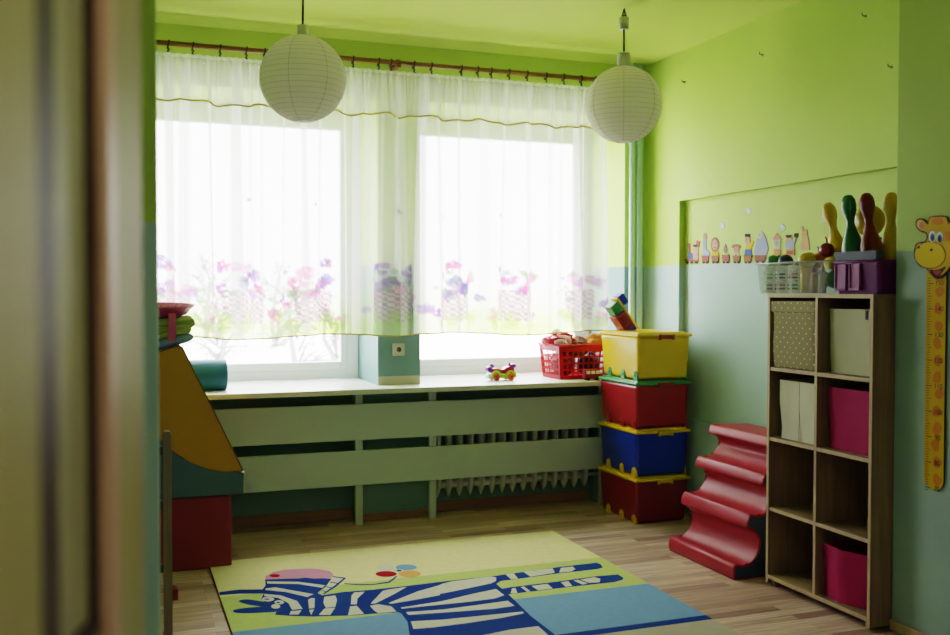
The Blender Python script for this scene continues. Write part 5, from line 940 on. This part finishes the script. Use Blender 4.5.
# little red bus in front of the basket
tb = root('toy_bus', 'tiny red toy bus with white windows in front of the red basket', 'toy bus', (3.03, 5.93, Z))
bm = B(); box(bm, 2.965, 3.085, 5.905, 5.955, Z+0.010, Z+0.075, 0.007); part('bus_body', bm, K_red, tb)
bm = B()
for k in range(3): box(bm, 2.974+0.037*k, 3.004+0.037*k, 5.9035, 5.957, Z+0.045, Z+0.066, 0.002)
part('window', bm, M_wplast, tb)
for cx in (2.99, 3.06):
    bm = B(); lathe(bm, [(0.013, 0), (0.013, 0.055)], (cx, 5.9025, Z+0.0135), 12, 'Y'); part('wheel', bm, M_black, tb)
# tipped toy truck behind / on the yellow box
tt = root('toy_truck', 'toy truck of blue, green and red blocks tipped up behind the yellow box lid', 'toy truck', (3.15, 5.76, 1.214))
TM = rotA(Vector((3.15, 5.74, 1.214)), math.radians(52), 'Y')
def tbox(name, a, m, bev=0.004):
    bm = B(); box(bm, 3.15+a[0], 3.15+a[1], 5.74+a[2], 5.74+a[3], 1.214+a[4], 1.214+a[5], bev, M=TM); return part(name, bm, m, tt)
tbox('chassis', (-0.20, 0.055, -0.035, 0.055, 0.085, 0.10), P_yel, 0.003)
tbox('cargo_box', (-0.105, 0.0, -0.045, 0.06, 0.0, 0.082), K_red)
tbox('cargo_panel', (-0.085, -0.02, -0.049, -0.042, 0.015, 0.065), T_dr, 0.001)
tbox('cab', (-0.185, -0.11, -0.04, 0.05, 0.01, 0.083), T_g)
tbox('load', (-0.20, -0.125, -0.03, 0.05, 0.102, 0.15), P_blue, 0.008)
tbox('front_block', (0.005, 0.05, -0.04, 0.05, 0.0, 0.083), K_purp)
# teal bolster lying on the sill
M_teal = mat('teal_vinyl', (0.010, 0.115, 0.165), 0.5, 0.06)
bm = B(); lathe(bm, [(0.0001, 0.0), (0.085, 0.0), (0.093, 0.006), (0.0945, 0.02), (0.0945, 0.50), (0.093, 0.514), (0.085, 0.52), (0.0001, 0.52)], (0.105, 6.10, Z+0.0945), 32, 'X')
bo = thing('bolster', bm, M_teal, 'teal vinyl bolster lying on the left end of the window sill', 'bolster', (0.36, 6.10, Z))
bm = B(); lathe(bm, [(0.0905, 0), (0.095, 0.002), (0.095, 0.006), (0.0905, 0.008)], (0.612, 6.10, Z+0.0945), 32, 'X', capb=False, capt=False); part('piping', bm, mat('teal_dark_piping', (0.02, 0.10, 0.11), 0.5), bo)

# ------------------------------------------------------------------ soft play pile on the left
M_fr2 = mat('red_foam_vinyl', (0.21, 0.012, 0.018), 0.45, 0.06, 6, 0.1, 20); M_fy = mat('amber_foam_vinyl', (0.50, 0.24, 0.006), 0.45, 0.06, 6, 0.1, 20); M_ft = mat('dark_teal_foam_vinyl', (0.075, 0.135, 0.18), 0.5, 0.06, 6, 0.1, 20)
FX0, FX1, FYa, FYb = -0.10, 0.565, 5.29, 5.84
bm = B(); box(bm, FX0, FX1, FYa, FYb, 0, 0.388, 0.014, seg=3); thing('foam_cube', bm, M_fr2, 'red foam block on the floor under the teal foam slab', 'foam block', (0.23, 5.56, 0))
# teal slab with a hollow curved top
top = [(0.632, 0.50), (0.60, 0.508), (0.53, 0.506), (0.45, 0.522), (0.36, 0.562), (0.278, 0.622), (0.20, 0.70), (0.14, 0.78), (0.02, 0.80), (FX0, 0.80)]
sl = [(FX0, 0.389), (0.625, 0.389)]+top
bm = B(); prism(bm, sl, 'Y', FYa-0.005, FYb+0.005, bev=0.006)
fs_ = thing('foam_slab', bm, M_ft, 'dark teal foam slab with a hollow top between the red block and the amber wedge', 'foam block', (0.25, 5.56, 0.389))
bm = B(); box(bm, 0.6255, 0.636, FYa-0.004, FYb, 0.392, 0.505, 0.004); part('edge_strip', bm, mat('pale_edge', (0.45, 0.42, 0.30), 0.5), fs_)
# amber wedge rocking in it
wedge = [(0.625, 0.5115), (0.60, 0.510), (0.53, 0.5085), (0.45, 0.5245), (0.36, 0.5645), (0.278, 0.6245), (0.20, 0.7025), (0.14, 0.782), (0.10, 0.86), (0.09, 1.03), (0.12, 1.128), (0.30, 1.188), (0.318, 1.18)]
bm = B(); prism(bm, wedge, 'Y', FYa, FYb-0.02, bev=0.008)
wd = thing('foam_wedge', bm, M_fy, 'big amber foam wedge sitting in the hollow teal slab', 'foam wedge', (0.3, 5.55, 0.51))
bm = B(); tube(bm, [(x, FYa+0.002, z) for x, z in wedge], 0.004, 5, True); part('piping', bm, mat('dark_amber', (0.17, 0.075, 0.01), 0.5), wd)
# blue cushion, green blanket, pink basket
M_bc = mat('blue_cushion', (0.24, 0.36, 0.60), 0.7, 0.08, 10, 0.1, 30)
def cushion(bm, x0, x1, y0, y1, z0, z1, slope=0.0, n=10, e=12):
    g = []
    for s in (1, -1):
        rows = []
        for i in range(n+1):
            row = []
            for j in range(n+1):
                u, v = 0.5-0.5*math.cos(PI*i/n), 0.5-0.5*math.cos(PI*j/n); b_ = (1-(2*u-1)**e)*(1-(2*v-1)**e)
                x = x0+(x1-x0)*u; y = y0+(y1-y0)*v
                zc = (z0+z1)/2+slope*(u-0.5)
                row.append(bm.verts.new((x, y, zc+s*(z1-z0)/2*(max(b_, 0)**0.5))))
            rows.append(row)
        for i in range(n):
            for j in range(n): bm.faces.new((rows[i][j], rows[i+1][j], rows[i+1][j+1], rows[i][j+1]) if s > 0 else (rows[i][j], rows[i][j+1], rows[i+1][j+1], rows[i+1][j])).smooth = True
    bmesh.ops.remove_doubles(bm, verts=bm.verts, dist=1e-4); return bm
bm = B(); cushion(bm, -0.12, 0.378, 5.30, 5.74, 1.145, 1.197, 0.12, 24)
thing('cushion', bm, M_bc, 'flat blue cushion balanced on top of the amber wedge', 'cushion', (0.15, 5.52, 1.17))
M_gb = mat('green_blanket', (0.36, 0.43, 0.15), 0.9, 0.12, 12, 0.3, 40)
bm = B()
for k, (x1, z0, z1) in enumerate(((0.372, 1.198, 1.234), (0.385, 1.238, 1.276), (0.378, 1.282, 1.318))): cushion(bm, -0.08, x1, 5.32, 5.70, z0, z1, 0.12-0.04*k, 24, 26)
for v in bm.verts: v.co.z += 0.004*math.sin(v.co.x*40+v.co.y*23); v.co.x += 0.006*math.sin(v.co.y*30+v.co.z*90)
thing('folded_blanket', bm, M_gb, 'folded green blanket on the blue cushion', 'blanket', (0.15, 5.5, 1.24))
M_pk = mat('dusty_pink_plastic', (0.58, 0.10, 0.26), 0.4, 0.06)
pk = root('pink_tub', 'shallow dusty pink tub on the folded green blanket', 'tub', (0.19, 5.5, 1.325))
bm = B(); lathe(bm, [(0.0001, 1.322), (0.10, 1.322), (0.17, 1.345), (0.200, 1.385), (0.208, 1.388), (0.208, 1.381), (0.19, 1.368), (0.165, 1.337), (0.10, 1.315), (0.0001, 1.315)][::-1], (0.19, 5.5, 0.012), 40); part('tub_body', bm, M_pk, pk)
bm = B()
for k in range(28):
    a = 2*PI*k/28; tube(bm, [(0.19+0.175*math.cos(a), 5.5+0.175*math.sin(a), 1.367), (0.19+0.198*math.cos(a), 5.5+0.198*math.sin(a), 1.397)], 0.004, 5)
part('rib', bm, M_pk, pk)
bm = B(); prism(bm, [(0.250, 1.365), (0.285, 1.365), (0.290, 1.22), (0.245, 1.22)], 'Y', 5.288, 5.296, bev=0.002); box(bm, 0.25, 0.285, 5.288, 5.34, 1.352, 1.362, 0.002); part('strap', bm, M_pk, pk)
pk.rotation_euler = (math.radians(3.0), 0, 0)
bm = B(); tube(bm, [(0.05, 5.50, 1.42), (0.26, 5.36, 1.352)], 0.006, 8)
thing('white_stick', bm, M_wplast, 'thin white stick lying across the pink tub', 'stick', (0.15, 5.43, 1.36))

# wooden rack standing near the partition
rk = root('wooden_rack', 'narrow wooden rack with dark rungs beside the end of the partition wall', 'rack', (0.0, 4.15, 0))
for x in (0.187, -0.45):
    bm = B(); prism(bm, [(x-0.017, 0), (x+0.017, 0), (x+0.017, 0.885), (x+0.010, 0.900), (x-0.010, 0.900), (x-0.017, 0.885)], 'Y', 4.14, 4.165, bev=0.003); part('upright', bm, M_rackwood, rk)
for z in (0.315, 0.575, 0.80):
    bm = B(); box(bm, -0.44, 0.178, 4.166, 4.182, z, z+0.035, 0.003); part('rung', bm, mat('dark_rung', (0.03, 0.022, 0.018), 0.5), rk)
for x in (0.187, -0.45):
    bm = B(); box(bm, x-0.017, x+0.017, 4.00, 4.30, 0, 0.03, 0.003); part('foot', bm, M_rackwood, rk)
bm = B(); box(bm, 0.205, 0.262, 4.80, 4.86, 0, 0.055, 0.004); box(bm, 0.215, 0.252, 4.81, 4.85, 0.055, 0.062, 0.003); thing('toy_block', bm, M_dred if False else P_dred, 'small dark red block on the floor beside the wooden rack', 'toy block', (0.235, 4.83, 0))

# ------------------------------------------------------------------ rug with the zebra
RC = {'yellow': (0.82, 0.73, 0.42), 'green': (0.52, 0.62, 0.22), 'sky': (0.20, 0.37, 0.64), 'navy': (0.018, 0.055, 0.27), 'cream': (0.68, 0.65, 0.58), 'pink': (0.67, 0.30, 0.50), 'red': (0.42, 0.015, 0.03), 'orange': (0.72, 0.38, 0.14), 'beige': (0.47, 0.43, 0.35), 'border': (0.16, 0.06, 0.05)}
RK = list(RC); RM = [mat('rug_'+k, RC[k], 0.95, 0.10, 30, 0.5, 500, spec=0.05) for k in RK]
RX0, RX1, RY0, RY1, RZ = 0.446, 2.490, 2.55, 5.392, 0.010
bm = B(); box(bm, RX0, RX1, RY0, RY1, 0.0, RZ-0.0012, 0.003)
for f in bm.faces: f.material_index = RK.index('border')
LAY = [0]
def rpoly(k, p):
    LAY[0] += 1
    z = RZ-0.0012+0.000012*LAY[0]
    if area2(p) < 0: p = p[::-1]
    f = bm.faces.new([bm.verts.new((x, y, z)) for x, y in p]); f.material_index = RK.index(k)
R4 = lambda y0, y1: [(RX0+0.006, y0), (RX1-0.002, y0), (RX1-0.002, y1), (RX0+0.006, y1)]
rpoly('yellow', R4(4.755, RY1-0.002)); rpoly('green', R4(4.245, 4.755)); rpoly('sky', R4(3.738, 4.245)); rpoly('navy', R4(3.680, 3.738)); rpoly('beige', R4(3.1, 3.68)); rpoly('sky', R4(RY0+0.003, 3.1))
for k, sm, p in RUG:
    rpoly(k, catmull(p, sm if sm > 1 else 3) if sm else p)
tess(bm)
thing('zebra_rug', bm, RM, 'yellow, green and blue rug with a striped zebra on the laminate floor', 'rug', (1.47, 3.97, 0), recalc=False)

# ------------------------------------------------------------------ outside: snowy ground and bare trees
M_snow = mat('snow', (0.86, 0.87, 0.90), 0.9, 0.05, 0.5)
bm = B(); n = 24
gv = [[bm.verts.new((-30+70*i/n, 7.2+45*j/n, -0.6+0.055*45*j/n+0.25*math.sin(i*0.9)*math.sin(j*0.7))) for i in range(n+1)] for j in range(n+1)]
for j in range(n):
    for i in range(n): bm.faces.new((gv[j][i], gv[j][i+1], gv[j+1][i+1], gv[j+1][i])).smooth = True
struct('ground', bm, M_snow)
M_bark = mat('glare_pale_bark', (0.26, 0.25, 0.25), 0.95, 0.3, 4)  # bark paled evenly to imitate glare around the branches
def tree(label, x, y, h, seed):
    rr = random.Random(seed); z0 = -0.6+0.055*(y-7.2)-0.1
    r = root('bare_tree', label, 'tree', (x, y, z0), 'bare trees outside the left window')
    bm = B(); top_ = Vector((x+rr.uniform(-.4, .4), y, z0+h))
    P0 = Vector((x, y, z0)); tr = [P0, P0.lerp(top_, 0.35)+Vector((rr.uniform(-.15, .15), 0, 0)), P0.lerp(top_, 0.7)+Vector((rr.uniform(-.2, .2), 0, 0)), top_]
    tube(bm, tr, 0, 7, radii=[0.07, 0.05, 0.03, 0.01]); part('trunk', bm, M_bark, r)
    bm = B()
    for k in range(36):
        t = 0.04+0.92*rr.random(); p = P0.lerp(top_, t); a = rr.uniform(0, 2*PI); L_ = h*0.42*(1-t*0.6)*rr.uniform(0.5, 1)
        d = Vector((math.cos(a), math.sin(a), rr.uniform(-0.1, 0.9))); q = p+d*L_*0.5+Vector((0, 0, rr.uniform(-.1, .2))); e = p+d*L_
        tube(bm, [p, q, e], 0, 5, radii=[0.035*(1-t*0.6), 0.022*(1-t*0.6), 0.006])
        for m in range(4):
            s = p.lerp(e, rr.uniform(0.3, 1)); d2 = Vector((rr.uniform(-1, 1), rr.uniform(-1, 1), rr.uniform(-0.5, 0.8))); tube(bm, [s, s+d2*L_*0.35], 0, 4, radii=[0.012, 0.004])
    part('branches', bm, M_bark, r)
for i, (x, y, h, lab) in enumerate(((1.7, 18, 1.9, 'bare tree outside, seen low in the left window nearest its left edge'), (2.75, 15.5, 1.8, 'bare tree outside, seen low in the left window a little left of its middle'), (3.2, 21, 2.0, 'bare tree farther out behind the other trees outside the left window'), (3.05, 13.2, 1.7, 'bare tree outside near the right frame of the left window'), (2.0, 24, 2.1, 'bare tree farthest out, at the left of the left window'))):
    tree(lab, x, y, h, 40+i)

# ------------------------------------------------------------------ light
w = bpy.data.worlds.new('overcast_sky'); scene.world = w; w.use_nodes = True
nt = w.node_tree; bg = nt.nodes['Background']
tcw = nt.nodes.new('ShaderNodeTexCoord'); sx = nt.nodes.new('ShaderNodeSeparateXYZ'); nt.links.new(tcw.outputs['Generated'], sx.inputs[0])
rw = nt.nodes.new('ShaderNodeValToRGB'); rw.color_ramp.elements[0].position = 0.0; rw.color_ramp.elements[0].color = (0.86, 0.82, 0.90, 1); rw.color_ramp.elements[1].position = 0.6; rw.color_ramp.elements[1].color = (1.0, 0.94, 0.99, 1)
nt.links.new(sx.outputs['Z'], rw.inputs['Fac']); nt.links.new(rw.outputs['Color'], bg.inputs['Color'])
bg.inputs['Strength'].default_value = SKY
for (x0, x1) in (W1, W2):
    ld = bpy.data.lights.new('window_portal', 'AREA'); ld.shape = 'RECTANGLE'; ld.size = x1-x0; ld.size_y = HEAD-SILL; ld.cycles.is_portal = True
    lo = bpy.data.objects.new('window_portal', ld); COL.objects.link(lo); lo.location = ((x0+x1)/2, YO-0.02, (HEAD+SILL)/2); lo.rotation_euler = (-PI/2, 0, 0)
# dim fill light added out of view to lift the door and near walls
ld = bpy.data.lights.new('fill_lamp', 'AREA'); ld.shape = 'DISK'; ld.size = 0.6; ld.energy = FILL; ld.color = (1.0, 0.93, 0.82)
lo = bpy.data.objects.new('fill_lamp', ld); COL.objects.link(lo); lo.location = (0.8, 0.3, HC-0.05)
scene.view_settings.view_transform = VIEW; scene.view_settings.look = LOOK; scene.view_settings.exposure = EXPO
cy = scene.cycles
cy.max_bounces = 10; cy.diffuse_bounces = 6; cy.transparent_max_bounces = 24; cy.transmission_bounces = 8; cy.glossy_bounces = 4; cy.sample_clamp_indirect = 6.0
cy.use_denoising = True
